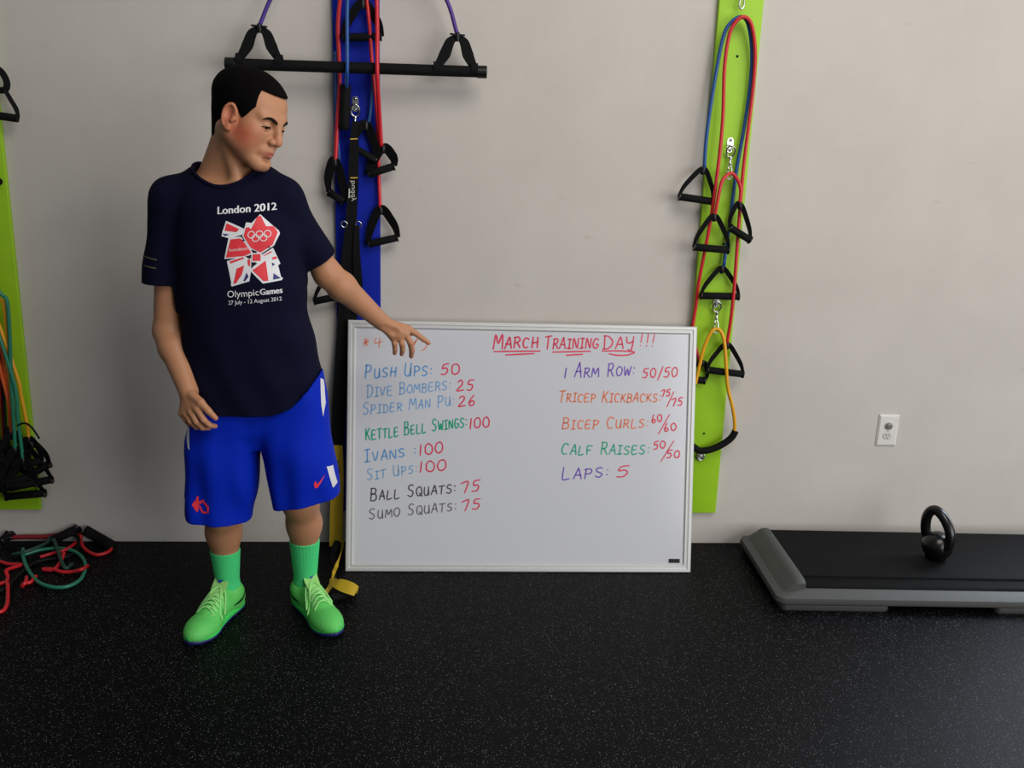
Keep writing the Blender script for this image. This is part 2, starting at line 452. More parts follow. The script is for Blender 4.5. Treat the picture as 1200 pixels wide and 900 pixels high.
def write(text, x0, y0, x1, y1, h, col, name='handwriting', w=0.0042, slant=0.12, mb=None, lead=1.35):
    """text from baseline pixel (x0,y0) to (x1,y1), capitals h px high; words start with a taller letter."""
    a = np.array(on_board(x0, y0)); b = np.array(on_board(x1, y1))
    hh = np.array(on_board(x0, y0 - h)) - a; hh = np.linalg.norm(hh)
    L = np.linalg.norm(b - a); e = (b - a) / L; u_ = np.array([-e[1], e[0]])
    ws = []; prev = ' '
    for c in text:
        big = prev == ' ' and c.isalpha()
        ws.append(NARROW.get(c, 1.0) * (1.15 if big else 1.0)); prev = c
    tot = sum(ws); x = 0.0
    own = mb is None; done = []
    if own: mb = MB()
    prev = ' '
    rnd = random.Random(sum(map(ord, text)) + int(x0))
    for c, cw in zip(text, ws):
        if own and c == ' ' and mb.f:
            done.append(mb.build(name, INK[col], board, smooth=False)); mb = MB()
        W = cw / tot * L; big = prev == ' ' and c.isalpha() and lead > 1
        H = hh * (lead if big else 1.0) * (1 + rnd.uniform(-0.06, 0.06)); dy = rnd.uniform(-0.04, 0.04) * hh
        for st in G.get(c, []):
            pts = []
            for (gx, gy) in st:
                gx2 = gx * W * 0.86 + slant * gy * H + rnd.uniform(-0.03, 0.03) * W
                gy2 = gy * H + dy + rnd.uniform(-0.03, 0.03) * H
                pts.append(a + e * (x + gx2) + u_ * gy2)
            stroke(mb, pts, w)
        x += W; prev = c
    if own and mb.f: mb.build(name, INK[col], board, smooth=False)
def line_px(mb, pts, w=0.0045):
    stroke(mb, [np.array(on_board(*p)) for p in pts], w)
write('MARCH', 578, 409, 633, 407, 12, 'red', w=0.005, lead=1.4)
write('TRAINING', 638, 409, 703, 408, 11.5, 'red', w=0.0045, lead=1.4)
write('DAY', 707, 409, 746, 407, 12, 'red', w=0.0045, lead=1.35)
write('!!!', 749, 406, 770, 406, 15, 'red', w=0.0034, lead=1)
for q2 in ((((579, 412), (606, 411.6), (633, 411.4)), ((593, 416), (626, 414.4))), (((648, 412.6), (692, 411.6)), ((664, 416.3), (683, 415.2))),
           (((706, 411.4), (725, 411.2), (744, 412.5), (736, 416.2)), ((714, 414.6), (724, 416.4), (736, 416.2)))):
    mb = MB()
    for q in q2: line_px(mb, q)
    mb.build('underline', INK['red'], board, smooth=False)
for (t_, x0, y0, x1, y1, h, col) in (
    ('PUSH UPS:', 427, 443, 508, 440, 11, 'blue'), ('DIVE BOMBERS:', 430, 466, 530, 456, 10, 'pale'), ('SPIDER MAN PU:', 425, 486, 534, 475, 10, 'pale'),
    ('KETTLE BELL SWINGS:', 428, 516, 549, 500, 10.5, 'green'), ('IVANS :', 427, 542, 490, 533, 10, 'blue'), ('SIT UPS:', 430, 563, 491, 554, 9.5, 'pale'),
    ('BALL SQUATS:', 434, 587, 536, 577, 10, 'black'), ('SUMO SQUATS:', 432, 609, 537, 598, 9.5, 'grey'),
    ('1 ARM ROW:', 661, 443, 746, 440, 11, 'purple'), ('TRICEP KICKBACKS:', 655, 471, 776, 471, 9.5, 'orange'), ('BICEP CURLS:', 659, 503, 762, 501, 10, 'orange'),
    ('CALF RAISES:', 658, 533, 763, 532, 10, 'green'), ('LAPS:', 658, 562, 716, 559, 11, 'purple')):
    write(t_, x0, y0, x1, y1, h, col, w=0.0040 if col not in ('pale', 'grey') else 0.0034)
for (t_, x0, y0, x1, y1, h) in (
    ('50', 516, 439, 541, 438, 12), ('25', 535, 458, 558, 457, 12), ('26', 537, 476, 560, 475, 12), ('100', 550, 503, 576, 500, 12), ('100', 491, 534, 522, 530, 12),
    ('100', 491, 554, 526, 551, 12), ('75', 540, 578, 566, 575, 12), ('75', 541, 599, 566, 596, 12),
    ('50/50', 753, 443, 796, 441, 11), ('75', 775, 465, 787, 464, 7.5), ('75', 787, 476, 802, 475, 8.5), ('60', 764, 496, 778, 493, 8.5), ('60', 778, 506, 795, 504, 8.5),
    ('50', 766, 527, 782, 525, 8.5), ('50', 781, 537, 799, 536, 8.5), ('5', 722, 559, 742, 558, 13)):
    write(t_, x0, y0, x1, y1, h, 'red', lead=1)
for q in (((790, 459), (782, 477)), ((785, 486), (772, 509)), ((790, 517), (775, 541))):
    mb = MB(); line_px(mb, q, 0.0034); mb.build('slash', INK['red'], board, smooth=False)
write('*', 425, 406, 434, 406, 10, 'salmon', w=0.003)
write('4', 438, 407, 452, 405, 10, 'salmon', w=0.003)
write('y', 480, 409, 497, 405, 9, 'salmon', w=0.0038)
write('s', 493, 412, 503, 411, 9, 'salmon', w=0.0034)

# ================================================================== wall socket
cx, _, cz = (at(1039.5, 504, 0))
so = empty('wall_socket', (cx, 0, cz), 'white double electrical outlet on the wall above the aerobic step', 'outlet')
M_PLATE = mat('white_plastic', (214, 211, 205), 0.35)
mb = MB(); w_, h_ = 0.0385, 0.0615
rr = [(w_, h_, 0.0), (w_, h_, -0.003), (w_ - 0.0055, h_ - 0.0055, -0.0075), (w_ - 0.009, h_ - 0.009, -0.0078)]
vs = [V(cx + sx * a, d, cz + sz * b) for a, b, d in rr for sx, sz in ((-1, -1), (1, -1), (1, 1), (-1, 1))]
fs = [(i * 4 + k, i * 4 + (k + 1) % 4, i * 4 + 4 + (k + 1) % 4, i * 4 + 4 + k) for i in range(3) for k in range(4)] + [(12, 13, 14, 15), (3, 2, 1, 0)]
mb.add(vs, fs); mb.build('cover_plate', M_PLATE, so, smooth=False)
for dz in (0.0195, -0.0195):
    mb = MB()
    pts = [(0.0165 * math.cos(a), max(-0.0135, min(0.0135, 0.0165 * math.sin(a)))) for a in np.linspace(0, 2 * math.pi, 28, endpoint=False)]
    prism(mb, [V(cx + x, -0.0078, cz + dz + z) for x, z in pts], (0, -0.0022, 0))
    rc = mb.build('receptacle', mat('receptacle_plastic', (198, 194, 188), 0.35), so, smooth=False, bevel=0.0004)
    mb = MB()
    for sx, hh in ((-0.0062, 0.0042), (0.0062, 0.0034)):
        box(mb, (cx + sx - 0.0011, -0.0104, cz + dz + 0.003 - hh), (cx + sx + 0.0011, -0.0099, cz + dz + 0.003 + hh))
    lathe(mb, [(0.0001, 0), (0.0024, 0), (0.0024, 0.0006), (0.0001, 0.0007)], (cx, -0.0099, cz + dz - 0.0085), (0, -1, 0), 10)
    mb.build('slot', M_DARK, rc, smooth=False)
    if dz > 0:                       # the upper one holds a safety plug
        mb = MB(); lathe(mb, [(0.0001, 0), (0.0125, 0), (0.0125, 0.0045), (0.0105, 0.0055), (0.0001, 0.0055)], (cx, -0.0104, cz + dz), (0, -1, 0), 20)
        o = mb.build('plug_cap', mat('clear_grey_cap', (110, 108, 104), 0.25), so); o['label'] = 'grey safety cap plugged into the upper receptacle'
mb = MB(); lathe(mb, [(0.0001, 0), (0.003, 0), (0.003, 0.001), (0.0001, 0.0014)], (cx, -0.0076, cz), (0, -1, 0), 10); mb.build('screw', M_STEEL, so)

# ================================================================== aerobic step
SX0, SX1, SY0, SY1 = 1.105, 2.38, -0.535, -0.035
SYAW = -0.036
def sp_(v):
    x, y, z = v; dx = x - SX0
    return V(SX0 + dx * math.cos(SYAW) - (y - SY0) * math.sin(SYAW) * 0 + (y - SY0) * 0.03, y + dx * math.sin(SYAW), z)
step = empty('aerobic_step', ((SX0 + SX1) / 2, -0.3, 0), 'low grey and black aerobic step platform on the floor at right', 'step platform')
M_GREY = mat('grey_step_plastic', (74, 75, 73), 0.55, spec=0.3, noise=0.05, scale=120, bump=0.15, bscale=400)
M_MAT = mat('step_mat', (9, 9, 10), 0.75, spec=0.12, bump=0.5, bscale=260)
def rrect(x0, x1, y0, y1, z, r, n=6):
    out = []
    for (cx_, cy_, a0) in ((x1 - r, y1 - r, 0), (x0 + r, y1 - r, 90), (x0 + r, y0 + r, 180), (x1 - r, y0 + r, 270)):
        for k in range(n + 1):
            a = math.radians(a0 + 90 * k / n); out.append(V(cx_ + r * math.cos(a), cy_ + r * math.sin(a), z))
    return out
def loft(mb, loops, cap0=True, cap1=True, M=None, mi=0):
    n = len(loops[0]); vs = [p if M is None else M(p) for l in loops for p in l]
    fs = [(i * n + k, i * n + (k + 1) % n, (i + 1) * n + (k + 1) % n, (i + 1) * n + k) for i in range(len(loops) - 1) for k in range(n)]
    if cap0: fs.append(tuple(range(n))[::-1])
    if cap1: fs.append(tuple((len(loops) - 1) * n + k for k in range(n)))
    return mb.add(vs, fs, mi)
mb = MB()
loft(mb, [rrect(SX0 + .02, SX1 - .02, SY0 + .02, SY1 - .02, 0.022, .03), rrect(SX0 + .003, SX1 - .003, SY0 + .003, SY1 - .003, 0.026, .03), rrect(SX0, SX1, SY0, SY1, 0.034, .03), rrect(SX0 + .004, SX1 - .004, SY0 + .002, SY1 - .002, 0.048, .03),
          rrect(SX0 + .06, SX1 - .06, SY0 + .028, SY1 - .028, 0.066, .03), rrect(SX0 + .075, SX1 - .075, SY0 + .04, SY1 - .03, 0.068, .025)], M=sp_)
mb.build('deck', M_GREY, step, autosmooth=0.7)
for xa, xb, xi in ((SX0, SX0 + .105, 1), (SX1, SX1 - .105, -1)):
    mb = MB(); prof = [(0.012, 0.042), (0.03, 0.058), (0.066, 0.091), (0.076, 0.097), (0.096, 0.098), (0.103, 0.094), (0.105, 0.066)]
    ys = [(SY0 + 0.035, 0.80), (SY0 + 0.045, 0.93), (SY0 + 0.06, 1.0), (SY1 - 0.05, 1.0), (SY1 - 0.035, 0.95), (SY1 - 0.025, 0.80)]
    loops = [[V(xa + xi * a, y, 0.042 + (z - 0.042) * s) for a, z in prof] for y, s in ys]
    loft(mb, loops, M=sp_); mb.build('end_ramp', M_GREY, step, autosmooth=0.8)
mb = MB()
mx0, mx1 = SX0 + .098, SX1 - .098
loft(mb, [rrect(mx0, mx1, SY0 + .038, SY1 - .02, 0.062, .006), rrect(mx0, mx1, SY0 + .040, SY1 - .022, 0.072, .006), rrect(mx0, mx1, SY0 + .046, SY1 - .028, 0.0765, .006),
          rrect(mx0, mx1, SY0 + .088, SY1 - .034, 0.0815, .006), rrect(mx0, mx1, SY0 + .090, SY1 - .036, 0.0885, .006), rrect(mx0, mx1, SY0 + .096, SY1 - .040, 0.0895, .006)], M=sp_)
mb.build('top_mat', M_MAT, step, autosmooth=0.5)
for fx in (SX0 + .02, SX0 + 0.745):
    for fy in (SY0 + .012, SY1 - .112):
        mb = MB()
        loft(mb, [rrect(fx, fx + .365, fy, fy + .10, 0.0, .02), rrect(fx - .002, fx + .367, fy - .002, fy + .102, 0.008, .02), rrect(fx, fx + .365, fy, fy + .10, 0.019, .02), rrect(fx + .01, fx + .355, fy + .01, fy + .09, 0.023, .02)], M=sp_)
        mb.build('foot', mat('dark_grey_foot', (62, 62, 62), 0.4), step, autosmooth=0.8)

# ================================================================== kettlebell on the step
KB = at(1094, 654, -0.30); kz = 0.0895
KB = atz(1096, 656, kz); kz = 0.0955
kb = empty('kettlebell', (KB[0], KB[1], kz), 'small black kettlebell standing on the step platform', 'kettlebell')
M_IRON = mat('black_vinyl_iron', (8, 8, 9), 0.28, bump=0.1, bscale=80)
mb = MB(); R_ = 0.053
lathe(mb, [(0.0001, 0.0), (0.032, 0.0), (0.036, 0.002)] + [(R_ * math.cos(a), 0.049 + R_ * 0.95 * math.sin(a)) for a in np.linspace(-0.85, 1.5, 16)] + [(0.0001, 0.049 + R_ * 0.95)], (KB[0], KB[1], kz), seg=36)
mb.build('bell', M_IRON, kb)
mb = MB()
hpts = [(1090, 634, .030), (1085, 622, .040), (1085.5, 608, .040), (1090, 599.5, .034), (1097, 598, .018), (1104, 604, -.006), (1110, 614, -.028), (1113.5, 626, -.044), (1112, 638, -.046), (1104, 645, -.034)]
tube(mb, spline([at(px, py, KB[1] + dy) for px, py, dy in hpts], 6), 0.0172, 16)
mb.build('handle', M_IRON, kb)
# ================================================================== implicit-surface modelling (numpy, surface nets)
def smin(a, b, k):
    if k <= 0: return np.minimum(a, b)
    h = np.clip(0.5 + 0.5 * (b - a) / k, 0, 1)
    return b + (a - b) * h - k * h * (1 - h)
class SDF:
    """list of (op, function, bounding lo, hi, blend)."""
    def __init__(s): s.ops = []
    def op(s, kind, fn, lo, hi, k):
        s.ops.append((kind, fn, np.asarray(lo, float), np.asarray(hi, float), k)); return s
    def cone(s, a, b, ra, rb, k=0.02, kind='u', flat=1.0, fdir=None):
        """capsule with a linear radius; flat<1 squeezes it along fdir."""
        a = np.asarray(a, float); b = np.asarray(b, float)
        d = b - a; L2 = float(d @ d) + 1e-12
        fd = None if fdir is None else unit(fdir)
        def fn(P):
            q = P - a
            if fd is not None:
                w = q @ fd; dd = d @ fd
                t = np.clip((q @ d) / L2, 0, 1)
                e = q - t[:, None] * d
                we = e @ fd
                e = e + (we * (1 / flat - 1))[:, None] * fd
            else:
                t = np.clip((q @ d) / L2, 0, 1); e = q - t[:, None] * d
            n = np.sqrt((e * e).sum(1)); r = ra + (rb - ra) * t
            return (n - r) * (flat if fd is not None else 1.0)
        R = max(ra, rb)
        return s.op(kind, fn, np.minimum(a, b) - R, np.maximum(a, b) + R, k)
    def chain(s, pts, rs, k=0.02, kind='u', kk=0.004):
        P_ = [np.asarray(p, float) for p in pts]
        def fn(P):
            d = None
            for i in range(len(P_) - 1):
                e = P_[i + 1] - P_[i]; q = P - P_[i]; t = np.clip((q @ e) / (e @ e), 0, 1)
                v = np.linalg.norm(q - t[:, None] * e, axis=1) - (rs[i] + (rs[i + 1] - rs[i]) * t)
                d = v if d is None else smin(d, v, kk)
            return d
        R = max(rs)
        return s.op(kind, fn, np.min(P_, 0) - R, np.max(P_, 0) + R, k)
    def ell(s, c, r, k=0.02, kind='u', M=None):
        """ellipsoid with centre c, radii r, axes = columns of M."""
        c = np.asarray(c, float); r = np.asarray(r, float); M = np.eye(3) if M is None else np.asarray(M, float)
        def fn(P):
            q = (P - c) @ M
            k0 = np.linalg.norm(q / r, axis=1); k1 = np.linalg.norm(q / (r * r), axis=1)
            return np.where(k1 > 1e-9, k0 * (k0 - 1) / np.maximum(k1, 1e-9), -r.min())
        e = np.abs(M) @ r
        return s.op(kind, fn, c - e, c + e, k)
    def fun(s, fn, lo, hi, k=0.0, kind='u'):
        return s.op(kind, fn, lo, hi, k)
    def eval(s, P, lo=None, hi=None):
        d = np.full(len(P), 9.0)
        for kind, fn, a, b, k in s.ops:
            if lo is not None and kind in ('u', 's'):
                m = 2.5 * k + 0.012
                if np.any(a - m > hi) or np.any(b + m < lo): continue
            v = fn(P)
            if kind == 'u': d = smin(d, v, k)
            elif kind == 's': d = -smin(-d, v, k)
            elif kind == 'i': d = -smin(-d, -v, k)
            elif kind == 'm': d = fn(P, d) if False else d
        return d
def nets(field, lo, hi, h, post=None, coarse=0.011):
    """mesh the zero set; `post(P, d)` may reshape the distance (shells, folds)."""
    lo = np.asarray(lo, float); hi = np.asarray(hi, float)
    n = np.ceil((hi - lo) / h / 8).astype(int); NX, NY, NZ = (n * 8 + 2)
    gi = np.stack(np.meshgrid(*[np.arange(k) for k in n], indexing='ij'), -1).reshape(-1, 3)
    B = 8 * h; sel = []
    sup = gi // 6; keyS = (sup[:, 0] * 1000 + sup[:, 1]) * 1000 + sup[:, 2]
    for ks in np.unique(keyS):
        g = gi[keyS == ks]
        a = lo + g.min(0) * B; b = lo + (g.max(0) + 1) * B
        C = lo + (g + 0.5) * B
        d = field.eval(C, a - B, b + B)
        if post is not None: d = post(C, d)
        sel.append(g[np.abs(d) < B * 0.87 + coarse])
    sel = np.concatenate(sel)
    off = np.stack(np.meshgrid(*[np.arange(9)] * 3, indexing='ij'), -1).reshape(-1, 3)
    keys = []; pts = []; quads = []
    sup = sel // 3; keyS = (sup[:, 0] * 2000 + sup[:, 1]) * 2000 + sup[:, 2]
    order = np.argsort(keyS, kind='stable'); sel = sel[order]; keyS = keyS[order]
    cuts = np.r_[0, np.nonzero(np.diff(keyS))[0] + 1, len(sel)]
    key = lambda I: (I[:, 0].astype(np.int64) * NY + I[:, 1]) * NZ + I[:, 2]
    CO = np.array([(x, y, z) for x in (0, 1) for y in (0, 1) for z in (0, 1)])
    ED = [(i, j) for i in range(8) for j in range(i + 1, 8) if np.abs(CO[i] - CO[j]).sum() == 1]
    for c0, c1 in zip(cuts[:-1], cuts[1:]):
        g = sel[c0:c1]
        I = (g[:, None, :] * 8 + off[None]).reshape(-1, 3)
        P = lo + I * h
        d = field.eval(P, P.min(0), P.max(0))
        if post is not None: d = post(P, d)
        D = d.reshape(len(g), 9, 9, 9); S = D < 0
        cs = sum(S[:, x:x + 8, y:y + 8, z:z + 8].astype(np.int8) for x, y, z in CO)
        act = np.argwhere((cs > 0) & (cs < 8))
        if len(act) == 0: continue
        base = g[act[:, 0]] * 8 + act[:, 1:]
        cv = np.stack([D[act[:, 0], act[:, 1] + x, act[:, 2] + y, act[:, 3] + z] for x, y, z in CO], 1)
        acc = np.zeros((len(act), 3)); cnt = np.zeros(len(act))
        for i, j in ED:
            m = (cv[:, i] < 0) != (cv[:, j] < 0)
            t = cv[m, i] / (cv[m, i] - cv[m, j])
            acc[m] += CO[i] + (CO[j] - CO[i]) * t[:, None]; cnt[m] += 1
        pts.append(lo + (base + acc / cnt[:, None]) * h); keys.append(key(base))
        for ax in range(3):
            s1 = [slice(None)] + [slice(0, 8)] * 3; s2 = list(s1); s2[1 + ax] = slice(1, 9)
            A = S[tuple(s1)]; Bq = S[tuple(s2)]
            e = np.argwhere(A != Bq)
            if len(e) == 0: continue
            inside = A[tuple(e.T)]
            Ib = g[e[:, 0]] * 8 + e[:, 1:]
            u, v = (ax + 1) % 3, (ax + 2) % 3
            q = []
            for du, dv in ((-1, -1), (0, -1), (0, 0), (-1, 0)):
                J = Ib.copy(); J[:, u] += du; J[:, v] += dv; q.append(key(J))
            q = np.stack(q, 1); q[~inside] = q[~inside][:, ::-1]
            quads.append(q)
    keys = np.concatenate(keys); pts = np.concatenate(pts); quads = np.concatenate(quads)
    o = np.argsort(keys); ks = keys[o]
    idx = np.searchsorted(ks, quads); idx = np.clip(idx, 0, len(ks) - 1)
    ok = (ks[idx] == quads).all(1)
    return pts, o[idx][ok]
def np_mesh(name, pts, quads):
    me = bpy.data.meshes.new(name)
    me.vertices.add(len(pts)); me.vertices.foreach_set('co', pts.astype(np.float32).ravel())
    me.loops.add(quads.size); me.loops.foreach_set('vertex_index', quads.astype(np.int32).ravel())
    me.polygons.add(len(quads)); me.polygons.foreach_set('loop_start', np.arange(0, quads.size, 4, dtype=np.int32))
    me.polygons.foreach_set('loop_total', np.full(len(quads), 4, np.int32))
    me.update(calc_edges=True); me.validate()
    return me
def relax(pts, quads, it=2, lam=0.5):
    """light Laplacian smoothing along quad edges."""
    e = np.concatenate([quads[:, [0, 1]], quads[:, [1, 2]], quads[:, [2, 3]], quads[:, [3, 0]]])
    for _ in range(it):
        acc = np.zeros_like(pts); c = np.bincount(e.ravel(), minlength=len(pts)).astype(float)
        for k in range(3):
            acc[:, k] = np.bincount(e[:, 0], weights=pts[e[:, 1], k], minlength=len(pts)) + np.bincount(e[:, 1], weights=pts[e[:, 0], k], minlength=len(pts))
        pts = pts + lam * (acc / np.maximum(c, 1)[:, None] - pts)
    return pts
def paint(me, rgb):
    a = me.color_attributes.new('tint', 'FLOAT_COLOR', 'POINT')
    c = np.ones((len(me.vertices), 4), np.float32); c[:, :3] = rgb
    a.data.foreach_set('color', c.ravel())
def loftfun(zs, cx, cy, rx, ry, e=2.3):
    """vertical superellipse stack: returns fn and bounds."""
    o = np.argsort(zs); zs = np.asarray(zs, float)[o]; cx, cy, rx, ry = [np.asarray(v, float)[o] for v in (cx, cy, rx, ry)]
    zz = np.linspace(zs[0], zs[-1], 200)
    sm = lambda v: np.convolve(np.pad(np.interp(zz, zs, v), 7, mode='reflect', reflect_type='odd'), np.ones(15) / 15, 'valid')
    CX, CY, RX, RY = map(sm, (cx, cy, rx, ry))
    def fn(P):
        z = np.clip(P[:, 2], zs[0], zs[-1])
        x = np.abs(P[:, 0] - np.interp(z, zz, CX)); y = np.abs(P[:, 1] - np.interp(z, zz, CY))
        a = np.interp(z, zz, RX); b = np.interp(z, zz, RY)
        d = (((x / a) ** e + (y / b) ** e) ** (1 / e) - 1) * np.minimum(a, b)
        return np.maximum(d, np.abs(P[:, 2] - (zs[0] + zs[-1]) / 2) - (zs[-1] - zs[0]) / 2)
    lo = V((cx - rx).min(), (cy - ry).min(), zs[0]); hi = V((cx + rx).max(), (cy + ry).max(), zs[-1])
    return fn, lo, hi
def poly_sd(p, poly):
    """signed distance (negative inside) to a 2-D polygon."""
    poly = np.asarray(poly, float); d = np.full(len(p), 1e9); s = np.ones(len(p))
    for i in range(len(poly)):
        a = poly[i]; b = poly[i - 1]; e = b - a; w = p - a
        t = np.clip((w @ e) / (e @ e), 0, 1); q = w - t[:, None] * e
        d = np.minimum(d, (q * q).sum(1))
        c1 = p[:, 1] >= a[1]; c2 = p[:, 1] < b[1]; c3 = e[0] * w[:, 1] > e[1] * w[:, 0]
        m = (c1 & c2 & c3) | (~c1 & ~c2 & ~c3); s[m] *= -1
    return s * np.sqrt(d)

# ================================================================== the boy
boy = empty('person', (-0.555, -0.56, 0), 'boy in navy t-shirt and blue shorts pointing at the whiteboard', 'person')
HS = 1.10                                        # head scale
HC = at(291.5, 133.5, -0.60)
def head_axes(yaw, pitch, roll):
    f = V(math.sin(yaw) * math.cos(pitch), -math.cos(yaw) * math.cos(pitch), -math.sin(pitch))
    l = V(math.cos(yaw), math.sin(yaw), 0); u = np.cross(f, l)
    c, s = math.cos(roll), math.sin(roll)
    l2 = c * l - s * u; u2 = s * l + c * u       # positive roll drops the left ear
    return np.stack([f, l2, u2], 1)
HM = head_axes(math.radians(62), math.radians(21), math.radians(9))
def hp(x, y, z): return HC + HM @ (V(x, y, z) * HS)
def hc(s, a, b, ra, rb, k=0.01, kind='u', **kw): return s.cone(hp(*a), hp(*b), ra * HS, rb * HS, k * HS, kind, **kw)
def he(s, c, r, k=0.01, kind='u', R=None): return s.ell(hp(*c), V(*r) * HS, k * HS, kind, HM if R is None else HM @ R)
def rotz(a): c, s = math.cos(a), math.sin(a); return np.array([[c, -s, 0], [s, c, 0], [0, 0, 1]])
def roty(a): c, s = math.cos(a), math.sin(a); return np.array([[c, 0, s], [0, 1, 0], [-s, 0, c]])

# joints
SHR = at(201, 236, -0.56); ELR = at(197, 388, -0.555); WRR = at(221, 458, -0.665)     # his right arm, hanging
SHL = at(332, 238, -0.56); ELL = at(384, 321, -0.485); WRL = at(447, 377, -0.365)     # his left arm, pointing
HIPR = at(262, 500, -0.56); HIPL = at(338, 500, -0.56)
KNR = at(260, 598, -0.585); KNL = at(352, 586, -0.585)
HEELR, TOER = V(-0.655, -0.462, 0), V(-0.735, -0.732, 0)
HEELL, TOEL = V(-0.462, -0.440, 0), V(-0.322, -0.684, 0)
ANR = HEELR + (TOER - HEELR) * 0.21 + V(0, 0, 0.085); ANL = HEELL + (TOEL - HEELL) * 0.21 + V(0, 0, 0.085)
NECK0 = at(268, 212, -0.545)

body = SDF()
# torso (under the clothes)
t_px = [(212, 205, 335, .070), (240, 200, 340, .085), (290, 215, 346, .092), (340, 218, 350, .095), (400, 224, 356, .098), (450, 226, 362, .10), (500, 240, 360, .08)]
zs = []; cx_ = []; rx_ = []; ry_ = []
for py, xl, xr, ry in t_px:
    a, b = at(xl, py, -0.56), at(xr, py, -0.56)
    zs.append((a[2] + b[2]) / 2); cx_.append((a[0] + b[0]) / 2); rx_.append((b[0] - a[0]) / 2 - 0.030); ry_.append(ry)
fn, lo_, hi_ = loftfun(zs, cx_, [-0.56] * len(zs), rx_, ry_, 2.2)
body.fun(fn, lo_, hi_, 0.03)
body.cone(at(242, 224, -0.555), SHR + V(0.03, 0, -0.01), 0.042, 0.040, 0.03)
body.cone(at(300, 224, -0.555), SHL + V(-0.03, 0, -0.01), 0.042, 0.040, 0.03)
# neck
body.cone(NECK0 + V(0, 0.0, -0.04), hp(-0.016, 0.0, -0.05), 0.056, 0.047, 0.025)
body.cone(hp(-0.02, -0.050, -0.050), at(279, 213, -0.618), 0.012, 0.010, 0.035)      # neck muscle
body.cone(at(250, 207, -0.555), hp(-0.030, -0.008, -0.055), 0.042, 0.036, 0.03)
# arms
body.cone(SHR, ELR, 0.043, 0.0405, 0.03); mid = ELR + (WRR - ELR) * 0.28
body.cone(ELR, mid, 0.0395, 0.0405, 0.02); body.cone(mid, WRR, 0.0405, 0.0280, 0.02)
body.cone(SHL, ELL, 0.042, 0.0395, 0.03); mid = ELL + (WRL - ELL) * 0.25
body.cone(ELL, mid, 0.0395, 0.041, 0.02); body.cone(mid, WRL, 0.041, 0.0270, 0.02)
body.ell(at(268, 231, -0.568), (0.112, 0.054, 0.050), 0.02)
body.cone(at(300, 222, -0.545), hp(-0.025, 0.02, -0.06), 0.036, 0.036, 0.03)
# legs
for hip, kn, an, sx in ((HIPR, KNR, ANR, -1), (HIPL, KNL, ANL, 1)):
    body.cone(hip, kn, 0.072, 0.052, 0.03)
    calf = kn + (an - kn) * 0.30 + V(0.004 * sx, 0.018, 0)
    body.cone(kn, calf, 0.051, 0.0505, 0.03); body.cone(calf, an, 0.0480, 0.031, 0.03)
for he_, to_ in ((HEELR, TOER), (HEELL, TOEL)):
    d_ = to_ - he_
    body.cone(he_ + d_ * 0.16 + V(0, 0, .045), he_ + d_ * 0.82 + V(0, 0, .034), 0.030, 0.022, 0.03)
# ---- his right hand: hanging, fingers curled
def hand(s, wrist, knuck, fingers, thumb, palm_r, k=0.009):
    """palm: wrist to the four knuckles; fingers: lists of joints and radii."""
    for kn_ in knuck:
        a = wrist + (kn_ - wrist) * 0.18
        s.cone(a, kn_, palm_r * 1.12, palm_r * 0.88, 0.012)
    for pts, rs in fingers: s.chain(pts, rs, 0.004, kk=0.003)
    s.chain(thumb[0], thumb[1], 0.010, kk=0.004)
Y0 = -0.68
kR = [at(231, 479, -0.705), at(224.5, 483, -0.697), at(218.5, 485, -0.686), at(213.5, 484.5, -0.674)]        # index .. little
fR = [([kR[0], at(238.5, 492, -0.715), at(246, 498.5, -0.705), at(252, 499.5, -0.692)], [.0100, .0092, .0083, .0072]),
      ([kR[1], at(230, 494, -0.708), at(237, 501, -0.697), at(244.5, 501.5, -0.682)], [.0102, .0094, .0085, .0074]),
      ([kR[2], at(223.5, 494, -0.697), at(230, 500.5, -0.684), at(238, 501, -0.668)], [.0098, .0090, .0080, .0070]),
      ([kR[3], at(217, 491.5, -0.682), at(222, 497, -0.670), at(229, 498, -0.656)], [.0088, .0080, .0072, .0064])]
tR = ([at(226, 463, -0.690), at(235, 471.5, -0.706), at(244, 481.5, -0.716), at(252.5, 490, -0.712)], [.0125, .0118, .0098, .0078])
hand(body, WRR, kR, fR, tR, 0.0135)
# ---- his left hand: index pointing, the rest drooping
kL = [at(478.5, 385.5, -0.325), at(475.0, 391.0, -0.338), at(469.0, 395.0, -0.342), at(461.5, 396.5, -0.342)]
fL = [([kL[0], at(487.5, 391.0, -0.318), at(495.5, 397.0, -0.314), at(502.2, 401.8, -0.310)], [.0105, .0096, .0086, .0072]),
      ([kL[1], at(481.0, 401.5, -0.338), at(482.8, 410.5, -0.326), at(482.0, 417.5, -0.314)], [.0108, .0102, .0092, .0078]),
      ([kL[2], at(471.0, 403.0, -0.346), at(471.8, 410.0, -0.336), at(470.8, 415.0, -0.326)], [.0100, .0092, .0084, .0072]),
      ([kL[3], at(462.3, 402.5, -0.346), at(463.0, 409.0, -0.338), at(462.6, 414.0, -0.328)], [.0094, .0086, .0078, .0068])]
tL = ([at(459, 383.0, -0.345), at(467, 383.0, -0.315), at(475, 386, -0.295), at(482, 391, -0.285)], [.0130, .0120, .0100, .0080])
hand(body, WRL, kL, fL, tL, 0.0142)
body.cone(at(453, 386.5, -0.392), at(463, 390.5, -0.372), 0.011, 0.012, 0.012, 's')      # hollow of the palm
